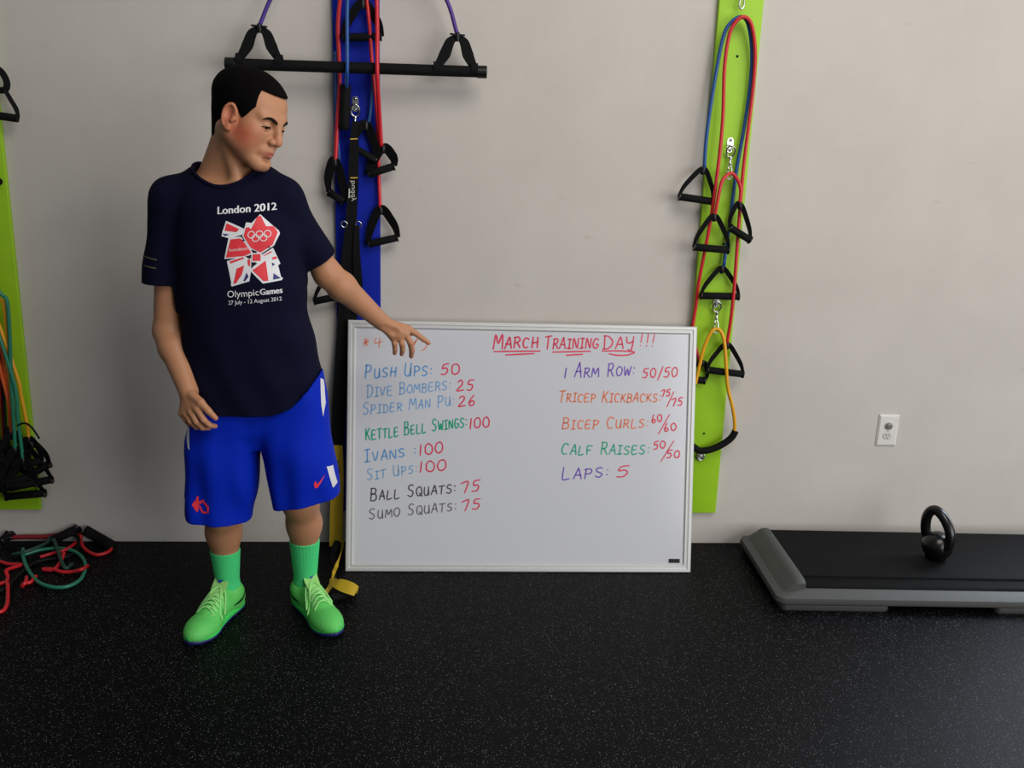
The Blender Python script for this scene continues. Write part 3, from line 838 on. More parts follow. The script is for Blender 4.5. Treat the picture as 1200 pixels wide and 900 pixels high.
# ---- head
he(body, (-0.010, 0, 0.034), (0.0935, 0.077, 0.067), 0.02)
he(body, (0.025, 0, 0.014), (0.0580, 0.066, 0.070), 0.02)
he(body, (0.034, 0, -0.036), (0.058, 0.057, 0.076), 0.02)
hc(body, (0.004, -0.053, -0.052), (0.074, -0.016, -0.094), 0.019, 0.016, 0.022)
hc(body, (0.004, 0.053, -0.052), (0.074, 0.016, -0.094), 0.019, 0.016, 0.022)
hc(body, (0.082, -0.010, -0.096), (0.082, 0.010, -0.096), 0.0155, 0.0155, 0.016)
for s_ in (-1, 1):
    he(body, (0.052, s_ * 0.044, -0.022), (0.026, 0.021, 0.024), 0.02)              # cheekbone
    he(body, (0.040, s_ * 0.046, -0.050), (0.032, 0.018, 0.030), 0.02)              # cheek
    hc(body, (0.082, s_ * 0.012, 0.017), (0.070, s_ * 0.044, 0.017), 0.0115, 0.0085, 0.014)   # brow
for s_ in (-1, 1):
    he(body, (0.098, s_ * 0.029, -0.002), (0.021, 0.017, 0.0125), 0.010, 's')       # eye socket
hc(body, (0.088, 0, 0.012), (0.1055, 0, -0.026), 0.0085, 0.0090, 0.010)               # nose bridge
hc(body, (0.1045, 0, -0.026), (0.1065, 0, -0.031), 0.0100, 0.0102, 0.006)              # tip
for s_ in (-1, 1):
    he(body, (0.096, s_ * 0.0120, -0.034), (0.011, 0.0075, 0.0085), 0.005)
    he(body, (0.098, s_ * 0.0065, -0.0425), (0.0065, 0.0032, 0.0042), 0.002, 's')   # nostril
hc(body, (0.091, 0, -0.046), (0.092, 0, -0.055), 0.0085, 0.009, 0.010)
he(body, (0.082, 0, -0.062), (0.018, 0.026, 0.018), 0.012)                           # mouth mound
for s_ in (-1, 1):
    hc(body, (0.0985, s_ * 0.003, -0.0585), (0.078, s_ * 0.027, -0.0640), 0.0048, 0.0022, 0.003)   # upper lip
    hc(body, (0.0975, s_ * 0.000, -0.0700), (0.079, s_ * 0.025, -0.0655), 0.0056, 0.0022, 0.003)   # lower lip
he(body, (0.097, 0, -0.0815), (0.010, 0.016, 0.0045), 0.008, 's')
# eyelids: lowered lids over the eyeballs
for s_ in (-1, 1):
    e0 = hp(0.0735, s_ * 0.0295, -0.002)
    he(body, (0.0735, s_ * 0.0295, -0.002), (0.0148, 0.0148, 0.0140), 0.003)
    R_e = rotz(s_ * 0.30)
    body.ell(hp(0.0885, s_ * 0.0310, -0.0062), V(0.008, 0.0145, 0.0028) * HS, 0.0008, 's', HM @ R_e)
# ears
for s_ in (-1, 1):
    R_ear = rotz(-s_ * 0.32) @ roty(-0.18)
    EC = (0.008, s_ * 0.0765, -0.015)
    he(body, EC, (0.0185, 0.0062, 0.0310), 0.006, 'u', R_ear)
    he(body, (EC[0] - 0.001, s_ * 0.0855, -0.007), (0.0105, 0.0085, 0.0180), 0.004, 's', R_ear)
    pts_ = [hp(*(np.array(EC) + R_ear @ V(0.0165 * math.cos(a), s_ * 0.0035, 0.0290 * math.sin(a)))) for a in np.radians(np.arange(-10, 275, 24))]
    body.chain(pts_, [0.0036 * HS] * len(pts_), 0.003, kk=0.001)
    hc(body, (EC[0] + 0.013, s_ * 0.078, -0.016), (EC[0] + 0.011, s_ * 0.080, -0.022), 0.0048, 0.0045, 0.004)   # tragus
    hc(body, (EC[0] + 0.004, s_ * 0.076, -0.037), (EC[0] + 0.006, s_ * 0.076, -0.043), 0.0075, 0.0065, 0.005)   # lobe
bp_, bq_ = nets(body, (-0.90, -0.80, 0.0), (0.02, -0.25, 1.70), 0.0023)
bp_ = relax(bp_, bq_, 1, 0.4)
me = np_mesh('body', bp_, bq_)
# skin tone: flushed cheeks, lips, ears and knuckles
L = (bp_ - HC) @ HM / HS
skin = np.array(lin((180, 128, 94)))
rgb = np.tile(skin, (len(bp_), 1))
def blotch(mask, col, a):
    global rgb
    m = np.clip(mask, 0, 1)[:, None] * a
    rgb = rgb * (1 - m) + np.array(lin(col)) * m
near = (np.abs(L) < 0.2).all(1)
for s_ in (-1, 1):
    g = np.exp(-(((L - V(0.048, s_ * 0.056, -0.040)) / V(0.030, 0.030, 0.028)) ** 2).sum(1))
    blotch(g * near, (194, 84, 62), 0.85)
    g = np.exp(-(((L - V(0.008, s_ * 0.080, -0.015)) / V(0.020, 0.014, 0.034)) ** 4).sum(1))
    blotch(g * near, (192, 104, 78), 0.6)
lip = np.exp(-(((L - V(0.096, 0, -0.0645)) / V(0.020, 0.0215, 0.0085)) ** 4).sum(1))
blotch(lip * near, (164, 84, 74), 0.75)
nose = np.exp(-(((L - V(0.112, 0, -0.03)) / V(0.014, 0.016, 0.012)) ** 2).sum(1))
blotch(nose * near, (190, 116, 86), 0.5)
for tips in [f[0][-1] for f in fR + fL] + [tR[0][-1], tL[0][-1]]:
    g = np.exp(-(((bp_ - tips) / 0.012) ** 2).sum(1)); blotch(g, (190, 110, 88), 0.5)
paint(me, rgb)
M_SKIN = mat('skin', (180, 128, 94), 0.5, attr='tint', noise=0.05, scale=60, sss=0.12, spec=0.35)
o_body = link('body', me, M_SKIN, boy)

# ---- eyes, brows, lashes
M_EYE = mat('eye_white', (200, 190, 182), 0.2); M_IRIS = mat('dark_iris', (30, 20, 16), 0.15); M_HAIR = mat('black_hair', (8, 6, 6), 0.9, noise=0.35, scale=220, bump=0.4, bscale=420, spec=0.06)
for s_ in (-1, 1):
    mb = MB(); c_ = hp(0.0735, s_ * 0.0295, -0.002); ax = unit(HM @ V(0.9, s_ * 0.18, -0.34))
    R_ = 0.0128 * HS
    lathe(mb, [(R_ * math.sin(a), R_ * math.cos(a)) for a in np.linspace(math.pi - 0.01, 0.5, 14)], c_, ax, 24)
    lathe(mb, [(R_ * math.sin(a) * 1.002, R_ * math.cos(a) * 1.002) for a in np.linspace(0.52, 0.01, 6)], c_, ax, 24, 1)
    mb.build('eye', [M_EYE, M_IRIS], boy)
body_bvh = BVHTree.FromPolygons([Vector(p) for p in bp_[:]], [tuple(map(int, q)) for q in bq_])
def on_face(x, y, z, d=0.0005):
    """from outside along -x of the head onto the face."""
    o = hp(x + 0.06, y, z); dr = HM @ V(-1, 0, 0)
    h = body_bvh.ray_cast(Vector(o), Vector(dr))
    return np.array(h[0]) - dr * d
for s_ in (-1, 1):
    mb = MB()
    pts = [on_face(0.08, s_ * y, z, -0.0004) for y, z in ((0.013, 0.0115), (0.021, 0.0155), (0.031, 0.0185), (0.041, 0.0165), (0.049, 0.0105))]
    tube(mb, spline(pts, 5), [0.0030, 0.0046, 0.0044, 0.0034, 0.0014], 8)
    mb.build('eyebrow', mat('eyebrow_hair', (34, 24, 19), 0.85, spec=0.1), boy)
    mb = MB()
    pts = [on_face(0.08, s_ * y, z, 0.0002) for y, z in ((0.0160, -0.0068), (0.0195, -0.0045), (0.025, -0.0026), (0.031, -0.0022), (0.038, -0.0035), (0.0450, -0.0070))]
    tube(mb, spline(pts, 5), [0.0008, 0.0017, 0.0020, 0.0018, 0.0009], 6)
    mb.build('eyelash', M_HAIR, boy)
# ---- hair: close-cropped cap
hair = SDF()
he(hair, (-0.0105, 0, 0.035), (0.1000, 0.0840, 0.0745), 0.012)
he(hair, (0.0215, 0, 0.017), (0.0640, 0.0715, 0.0735), 0.012)
hc(hair, (-0.046, 0, -0.015), (-0.022, 0, -0.075), 0.050, 0.047, 0.02)
side = [(0.125, 0.070), (0.090, 0.070), (0.046, 0.072), (0.052, 0.048), (0.056, 0.031), (0.049, 0.018), (0.037, -0.010), (0.034, -0.012), (0.027, -0.002), (0.010, 0.020), (-0.012, 0.014), (-0.022, -0.015), (-0.024, -0.055),
        (-0.050, -0.088), (-0.085, -0.100), (-0.15, -0.095), (-0.16, 0.18), (0.125, 0.18)]
def side_cut(P):
    q = (P - HC) @ HM / HS
    return poly_sd(q[:, [0, 2]], side) * HS
def hair_post(P, d):
    d = d + 0.0010 * np.sin(P[:, 0] * 900) * np.sin(P[:, 1] * 870 + 1) * np.sin(P[:, 2] * 910)
    return -smin(-d, -side_cut(P), 0.004)
hpv, hq = nets(hair, HC - 0.16, HC + 0.16, 0.0022, hair_post)
link('hair', np_mesh('hair', hpv, hq), M_HAIR, boy)
# ================================================================== clothes
M_SHIRT = mat('navy_cotton', (11, 12, 34), 0.9, noise=0.08, scale=30, bump=0.12, bscale=900, spec=0.1)
M_SHORTS = mat('royal_blue_mesh', (0, 36, 170), 0.7, noise=0.05, scale=30, bump=0.15, bscale=800, spec=0.12)
M_WHITE = mat('white_cloth', (206, 206, 208), 0.7)
M_SOCK = mat('green_sock', (74, 212, 128), 0.85, noise=0.08, scale=80, bump=0.3, bscale=600, spec=0.2)
# ---- t-shirt
shirt = SDF()
s_px = [(206, 232, 312, .070), (222, 214, 332, .088), (245, 205, 344, .104), (280, 205, 352, .114), (320, 207, 356, .118), (370, 213, 362, .118), (410, 217, 372, .120), (440, 221, 378, .124), (470, 225, 379, .126), (500, 229, 378, .126)]
zs = []; cx_ = []; rx_ = []; ry_ = []
for py, xl, xr, ry in s_px:
    a, b = at(xl, py, -0.565), at(xr, py, -0.565)
    zs.append((a[2] + b[2]) / 2); cx_.append((a[0] + b[0]) / 2); rx_.append((b[0] - a[0]) / 2); ry_.append(ry)
shirt_torso, lo_, hi_ = loftfun(zs, cx_, [-0.56, -0.56] + [-0.565] * (len(zs) - 2), rx_, ry_, 2.35)
shirt.fun(shirt_torso, lo_, hi_, 0.02)
shR0, shR1 = at(200, 231, -0.56), at(190, 345, -0.56)
shL0, shL1 = at(329, 233, -0.56), at(380, 315, -0.490)
shirt.cone(at(245, 218, -0.555), shR0, 0.062, 0.053, 0.03)
shirt.cone(shR0, shR1, 0.053, 0.060, 0.03)
shirt.cone(at(302, 218, -0.555), shL0, 0.056, 0.056, 0.03)
shirt.cone(at(245, 217, -0.542), at(302, 217, -0.542), 0.060, 0.058, 0.03)
shirt.cone(shL0, shL1, 0.057, 0.053, 0.03)
axR = unit(shR1 - shR0 + V(0, 0, 0)); axL = unit(shL1 - shL0)
axR = unit(axR + V(0.12, 0, 0)); axL = unit(axL + V(0.10, 0, -0.05))
cutR, cutL = at(190, 331.5, -0.56), at(372.5, 306.5, -0.505)
hx = [at(x, y, -0.665)[0] for x, y in ((150, 474), (228, 479), (258, 486), (320, 486), (345, 477), (362, 458), (377, 438), (400, 425))]
hz = [at(x, y, -0.665)[2] for x, y in ((150, 474), (228, 479), (258, 486), (320, 486), (345, 477), (362, 458), (377, 438), (400, 425))]
NKA, NKB, NKF = at(231, 189, -0.55), at(304, 198, -0.55), at(273, 219, -0.640)
NKN = unit(np.cross(NKB - NKA, NKF - NKA)); NKN = NKN if NKN[2] > 0 else -NKN
NX_ = unit(NKB - NKA); NY_ = unit(np.cross(NKN, NX_)); NY_ = NY_ if NY_[1] < 0 else -NY_      # NY_ points to the front
NKC = (NKA + NKB) / 2
FR = (NKF - NKC) @ NY_; BK = -0.062
NRY = (FR - BK) / 2; NKO = NKC + NY_ * (FR + BK) / 2; NRX = np.linalg.norm(NKB - NKA) / 2 / math.sqrt(1 - ((FR + BK) / 2 / NRY) ** 2)
arm_in = SDF()
uR = unit(shR1 - shR0); arm_in.cone(shR0 + uR * 0.15, shR1 + uR * 0.12, 0.048, 0.053, 0)
uL = unit(shL1 - shL0); arm_in.cone(shL0 + uL * 0.15, shL1 + uL * 0.12, 0.043, 0.045, 0)
def shirt_post(P, d):
    dT = shirt_torso(P)
    x, y, z = P[:, 0], P[:, 1], P[:, 2]
    # soft drapery: diagonal pulls from the shoulders, vertical folds towards the hem
    low = np.clip((1.05 - z) / 0.35, 0, 1)
    d = d - 0.0032 * low * np.sin((x + 0.35 * z) * 58 + 1.2 * np.sin(z * 9)) - 0.0022 * np.sin((z + 0.8 * np.abs(x + 0.52)) * 46 + 3 * np.sin(x * 7)) * (1 - 0.4 * low)
    d = np.maximum(d, np.maximum((np.interp(x, hx, hz) + 0.0 - z) * 0.75, -9))
    for c, ax in ((cutR, axR), (cutL, axL)):
        pl = (P - c) @ ax
        rem = np.maximum(-pl, 0.006 - dT)
        d = np.maximum(d, -rem)
    a = arm_in.eval(P)
    d = np.where(dT > 0.0, np.maximum(d, -np.maximum(a, 0.003 - dT)), d)
    # neck opening: an ellipse in a plane that dips towards the front
    pn = (P - NKC) @ NKN; q = P - NKO
    e = (np.sqrt((q @ NX_ / NRX) ** 2 + (q @ NY_ / NRY) ** 2) - 1) * min(NRX, NRY)
    dep = 0.010 + 0.065 * np.clip(1 - (q @ NY_ / NRY + 0.1) / 0.8, 0, 1)
    d = np.where(z > 1.15, np.maximum(d, -np.maximum(e, -(pn + dep))), d)
    return d
sv, sq = nets(shirt, (-0.90, -0.75, 0.66), (-0.13, -0.40, 1.50), 0.0030, shirt_post)
sv = relax(sv, sq, 2, 0.5)
o_shirt = link('t_shirt', np_mesh('t_shirt', sv, sq), M_SHIRT, boy)
o_shirt['label'] = 'navy short sleeved t-shirt'
shirt_bvh = BVHTree.FromPolygons([Vector(p) for p in sv], [tuple(map(int, q)) for q in sq])
# collar band
mb = MB(); R3 = []
for a in np.linspace(0, 2 * math.pi, 64, endpoint=False):
    p = NKO + NX_ * NRX * 1.035 * math.cos(a) + NY_ * NRY * 1.035 * math.sin(a) + NKN * 0.2
    h = shirt_bvh.ray_cast(Vector(p), Vector(-NKN))
    R3.append(p - NKN * (h[3] if h[0] is not None and h[3] < 0.26 else 0.2))
hh = np.array([(p - NKO) @ NKN for p in R3])
for _ in range(4): hh = (np.roll(hh, 1) + 2 * hh + np.roll(hh, -1)) / 4
R3 = [p + NKN * (h_ - (p - NKO) @ NKN) for p, h_ in zip(R3, hh)]
tube(mb, R3, 0.0085, 8, closed=True, r2=0.0048, up=NKN); mb.build('collar', M_SHIRT, o_shirt)

def conform(name, polys, m, parent, bvh, yplane, off=0.0016, step=0.007, push=0.0):
    """flat shapes given by places on a vertical plane, laid onto the cloth along y."""
    bm = bmesh.new()
    for poly in polys:
        vs = [bm.verts.new((p[0], 0, p[1])) for p in poly]
        try: bm.faces.new(vs)
        except ValueError: pass
    bmesh.ops.triangulate(bm, faces=bm.faces)
    for _ in range(4):
        es = [e for e in bm.edges if e.calc_length() > step]
        if not es: break
        bmesh.ops.subdivide_edges(bm, edges=es, cuts=1)
        bmesh.ops.triangulate(bm, faces=bm.faces)
    for v in bm.verts:
        h = bvh.ray_cast(Vector((v.co.x, -1.5, v.co.z)), Vector((0, 1, 0)))
        if h[0] is None: v.co.y = yplane
        else: v.co.y = h[0].y - off - push
    for f in bm.faces:
        if f.normal.y > 0: f.normal_flip()
    me = bpy.data.meshes.new(name); bm.to_mesh(me); bm.free()
    return link(name, me, m, parent, smooth=False)
YS = -0.682
def lg(X, Y):                                        # close-up drawing units -> place on the chest
    q = at(250 + X / 6.43, 230 + Y / 6.43, YS); return (q[0], q[2])
P_WHITE = mat('white_print', (222, 222, 224), 0.6); P_RED = mat('red_print', (222, 48, 58), 0.6); P_NAVY = mat('navy_print', (38, 42, 110), 0.6); P_SHADE = mat('dark_gap_print', (14, 14, 30), 0.8)
white_polys = [
 [(90, 188), (205, 238), (240, 255), (215, 270), (212, 292), (120, 320), (58, 303), (62, 275)],
 [(240, 200), (282, 205), (340, 142), (478, 270), (486, 292), (448, 378), (352, 440), (282, 408), (215, 300)],
 [(112, 312), (205, 306), (240, 345), (296, 432), (240, 462), (84, 472)],
 [(104, 488), (235, 448), (282, 470), (284, 560), (272, 640), (140, 680), (132, 668), (165, 535)],
 [(282, 432), (360, 430), (362, 498), (286, 500)],
 [(362, 445), (440, 395), (448, 440), (492, 520), (425, 562), (512, 628), (505, 642), (372, 660), (276, 560), (340, 500)]]
red_polys = [
 [(95, 205), (190, 250), (172, 272), (80, 262)],
 [(322, 160), (345, 152), (388, 232), (440, 234), (470, 276), (470, 290), (438, 372), (352, 428), (282, 392), (226, 300), (240, 240), (262, 235), (280, 250), (305, 232)],
 [(128, 326), (202, 318), (236, 352), (284, 428), (236, 450), (96, 462)],
 [(122, 492), (225, 458), (232, 470), (132, 506)], [(176, 545), (232, 522), (215, 590), (172, 655), (152, 660)],
 [(255, 478), (276, 480), (276, 536), (258, 512)], [(292, 440), (350, 438), (352, 490), (294, 490)],
 [(372, 452), (425, 420), (436, 426), (386, 452)], [(388, 490), (412, 640), (378, 642), (294, 558)], [(432, 470), (462, 462), (470, 478), (440, 486)]]
navy_polys = [[(62, 282), (120, 290), (85, 302)], [(250, 575), (266, 606), (240, 640), (228, 638)], [(432, 506), (456, 520), (436, 535)], [(446, 586), (500, 628), (445, 634)]]
gap_polys = [[(208, 325), (232, 330), (228, 345)], [(286, 402), (330, 422), (300, 424)], [(240, 452), (278, 446), (272, 478)], [(288, 508), (332, 506), (290, 538)], [(392, 394), (410, 376), (420, 396)]]
lift = 0.0012
o_print = conform('chest_print', [[lg(*p) for p in q] for q in white_polys], P_WHITE, o_shirt, shirt_bvh, YS, 0.0012)
o_print['label'] = 'white, red and navy geometric emblem with five rings'
conform('print_red', [[lg(*p) for p in q] for q in red_polys], P_RED, o_shirt, shirt_bvh, YS, 0.0012, push=0.0008)
for q in navy_polys: conform('print_navy', [[lg(*p) for p in q]], P_NAVY, o_shirt, shirt_bvh, YS, 0.0012, push=0.0008)
for q in gap_polys: conform('print_gap', [[lg(*p) for p in q]], P_SHADE, o_shirt, shirt_bvh, YS, 0.0012, push=0.0008)
rings = []
for cx0, cy0 in ((283, 292), (342, 290), (400, 288), (314, 318), (372, 316)):
    n = 20
    for k in range(n):
        a0, a1 = 2 * math.pi * k / n, 2 * math.pi * (k + 1) / n
        rings.append([lg(cx0 + r_ * math.cos(a), cy0 + r_ * math.sin(a)) for r_, a in ((28, a0), (28, a1), (22, a1), (22, a0))])
conform('print_rings', rings, P_WHITE, o_shirt, shirt_bvh, YS, 0.0012, push=0.0016)
def text_polys(body_, x0, y0, x1, y1, hpx, unit_):
    """letters of the built-in font as triangles, laid from (x0,y0) to (x1,y1) with capitals hpx high, in drawing units."""
    cu = bpy.data.curves.new('t', 'FONT'); cu.body = body_; cu.resolution_u = 3
    ob = bpy.data.objects.new('t', cu); COL.objects.link(ob)
    bpy.context.view_layer.update()
    me = ob.evaluated_get(bpy.context.evaluated_depsgraph_get()).to_mesh()
    co = np.array([v.co[:2] for v in me.vertices]); tr = [tuple(p.vertices) for p in me.polygons]
    xm, xM = co[:, 0].min(), co[:, 0].max(); H = 0.70
    e = V(x1 - x0, y1 - y0); L_ = np.linalg.norm(e); e /= L_; nn = V(e[1], -e[0])
    out = []
    for t in tr:
        out.append([unit_(*(V(x0, y0) + e * (co[i, 0] - xm) / (xM - xm) * L_ + nn * co[i, 1] / H * hpx)) for i in t])
    bpy.data.objects.remove(ob); bpy.data.curves.remove(cu)
    return out
def bold(polys, dx):
    return polys + [[(p[0] + dx, p[1]) for p in q] for q in polys]
conform('print_lettering', bold(text_polys('London 2012', 24, 138, 452, 114, 56, lg), 0.0016), P_WHITE, o_shirt, shirt_bvh, YS, 0.0014, step=0.012)
conform('print_lettering', text_polys('Olympic', 108, 762, 342, 748, 50, lg) + bold(text_polys('Games', 350, 746, 508, 738, 46, lg), 0.0016), P_WHITE, o_shirt, shirt_bvh, YS, 0.0014, step=0.012)
conform('print_lettering', text_polys('27 July - 12 August 2012', 116, 815, 506, 795, 30, lg), P_WHITE, o_shirt, shirt_bvh, YS, 0.0014, step=0.012)
conform('print_lettering', text_polys('london', 122, 416, 256, 404, 24, lg), P_WHITE, o_shirt, shirt_bvh, YS, 0.0012, step=0.012, push=0.0016)
def spx(px, py):
    q = at(px, py, -0.61); return (q[0], q[2])
band = []
for a, b in (((167.5, 300.5), (185, 303.5)), ((167.3, 311), (184, 313.2))):
    band.append([spx(*a), spx(*b), spx(b[0], b[1] + 1.0), spx(a[0], a[1] + 1.0)])
conform('sleeve_tag_lines', band, mat('olive_print', (110, 106, 72), 0.7), o_shirt, shirt_bvh, -0.6, 0.0014)

# ---- basketball shorts
shorts = SDF()
def leg_loft(rows, cy, e=2.4):
    zs = []; cx_ = []; rx_ = []; ry_ = []
    for py, xl, xr, ry in rows:
        a, b = at(xl, py, -0.58), at(xr, py, -0.58)
        zs.append((a[2] + b[2]) / 2); cx_.append((a[0] + b[0]) / 2); rx_.append((b[0] - a[0]) / 2); ry_.append(ry)
    return loftfun(zs, cx_, [cy] * len(zs), rx_, ry_, e)
fR_, loR, hiR = leg_loft([(440, 240, 312, .080), (475, 226, 309, .088), (520, 218, 306, .100), (560, 217, 301, .100), (590, 217, 298, .096), (630, 218, 296, .094)], -0.582)
fL_, loL, hiL = leg_loft([(430, 300, 379, .080), (475, 302, 384, .090), (520, 305, 391, .102), (555, 312, 395, .102), (585, 320, 398, .096), (625, 324, 402, .094)], -0.585)
fP_, loP, hiP = leg_loft([(430, 246, 370, .080), (470, 236, 376, .085), (500, 240, 374, .085), (521, 250, 366, .070)], -0.58)
shorts.fun(fP_, loP, hiP, 0.012); shorts.fun(fR_, loR, hiR, 0.012); shorts.fun(fL_, loL, hiL, 0.012)
hemR = at(256, 602, -0.58); hemL = at(360, 583, -0.58)
nR = unit(V(0.06, 0.0, 1)); nL = unit(V(-0.20, 0.06, 1))
def shorts_post(P, d):
    x, y, z = P[:, 0], P[:, 1], P[:, 2]
    low = np.clip((0.72 - z) / 0.3, 0, 1)
    d = d - 0.0045 * low * np.sin(x * 75 + 2.0 * z + 2 * np.sin(y * 14)) - 0.0025 * np.sin(z * 30 + x * 22)
    right = x < (hemR[0] + hemL[0]) / 2
    ds = shirt.eval(P) + 0.006
    d = np.where(z > np.interp(x, hx, hz) + 0.004, np.maximum(d, ds), d)
    cut = np.where(right, (hemR - P) @ nR, (hemL - P) @ nL)
    d = np.maximum(d, cut)
    # hollow legs
    ins = np.where(right, fR_(P), fL_(P)) + 0.018
    up = np.where(right, (P - hemR) @ nR, (P - hemL) @ nL) - 0.06
    return np.maximum(d, -np.maximum(ins, up))
hv, hq = nets(shorts, (-0.85, -0.75, 0.30), (-0.22, -0.42, 0.86), 0.0030, shorts_post)
hv = relax(hv, hq, 1, 0.5)
o_shorts = link('shorts', np_mesh('shorts', hv, hq), M_SHORTS, boy)
o_shorts['label'] = 'royal blue basketball shorts with white side inserts'
shorts_bvh = BVHTree.FromPolygons([Vector(p) for p in hv], [tuple(map(int, q)) for q in hq])
def hpx(px, py):
    q = at(px, py, -0.67); return (q[0], q[2])
def hpe(px, py):
    q = at(px, py, -0.60); return (q[0], q[2])
# side inserts
conform('side_insert', [[hpe(*p) for p in q] for q in ([(376.5, 441), (379.5, 445), (382.5, 470), (380.5, 484), (378.5, 470)],)], M_WHITE, o_shorts, shorts_bvh, -0.6, 0.0022)
conform('side_insert', [[hpe(*p) for p in q] for q in ([(385.5, 539), (391.5, 541), (396.3, 563), (392.3, 565)],)], M_WHITE, o_shorts, shorts_bvh, -0.6, 0.0022)
for q in ([(219.5, 497), (226, 497), (228.5, 519), (226, 517)], [(217.3, 577), (222.5, 577), (220.5, 601), (217.3, 600)]): conform('side_insert', [[hpe(*p) for p in q]], M_WHITE, o_shorts, shorts_bvh, -0.6, 0.0022)
P_CORAL = mat('coral_print', (232, 52, 62), 0.55)
def kp(X, Y): return hpx(180 + X / 4.736, 430 + Y / 4.736)
conform('swoosh_print', [[kp(*p) for p in ((892, 640), (896, 668), (912, 668), (930, 640), (952, 600), (918, 640), (906, 648), (904, 628))]], P_CORAL, o_shorts, shorts_bvh, -0.67, 0.0012)
mono = [[(212, 765), (232, 738), (238, 752), (228, 768), (244, 790), (236, 798)], [(236, 722), (250, 716), (252, 790), (242, 806), (238, 800)],
        [(250, 748), (280, 732), (284, 744), (254, 762)], [(250, 765), (262, 772), (276, 798), (300, 800), (296, 810), (268, 808)], [(280, 740), (312, 768), (308, 780), (278, 756)], [(298, 770), (312, 772), (310, 806), (300, 800)]]
conform('monogram_print', [[kp(*p) for p in q] for q in mono], P_CORAL, o_shorts, shorts_bvh, -0.67, 0.0012)
# hem stitching line
# ---- socks
for kn, an, top in ((KNR, ANR, (257, 650)), (KNL, ANL, (357, 640.5))):
    sk = SDF(); T_ = at(top[0], top[1], -0.575)
    tt = np.clip((T_[2] - an[2]) / (kn[2] - an[2]), 0, 1); C_ = an + (kn - an) * tt + V(0, 0.008, 0)
    sx = -1 if top[0] < 300 else 1
    calf = kn + (an - kn) * 0.30 + V(0.004 * sx, 0.018, 0)
    sk.cone(kn, calf, 0.0545, 0.0540, 0.03); sk.cone(calf, an, 0.0515, 0.0345, 0.03); fd_ = unit((TOER - HEELR) if sx < 0 else (TOEL - HEELL)); sk.cone(an, an + fd_ * 0.02 + V(0, 0, -0.045), 0.0335, 0.029, 0.02)
    def sock_post(P, d, C_=C_, an=an):
        th = np.arctan2(P[:, 1] - an[1], P[:, 0] - an[0])
        d = d + 0.00035 * np.sin(th * 44)
        return np.maximum(d, P[:, 2] - C_[2])
    v_, q_ = nets(sk, an - 0.13, an + V(0.13, 0.13, 0.25), 0.0025, sock_post)
    link('sock', np_mesh('sock', v_, q_), M_SOCK, boy)
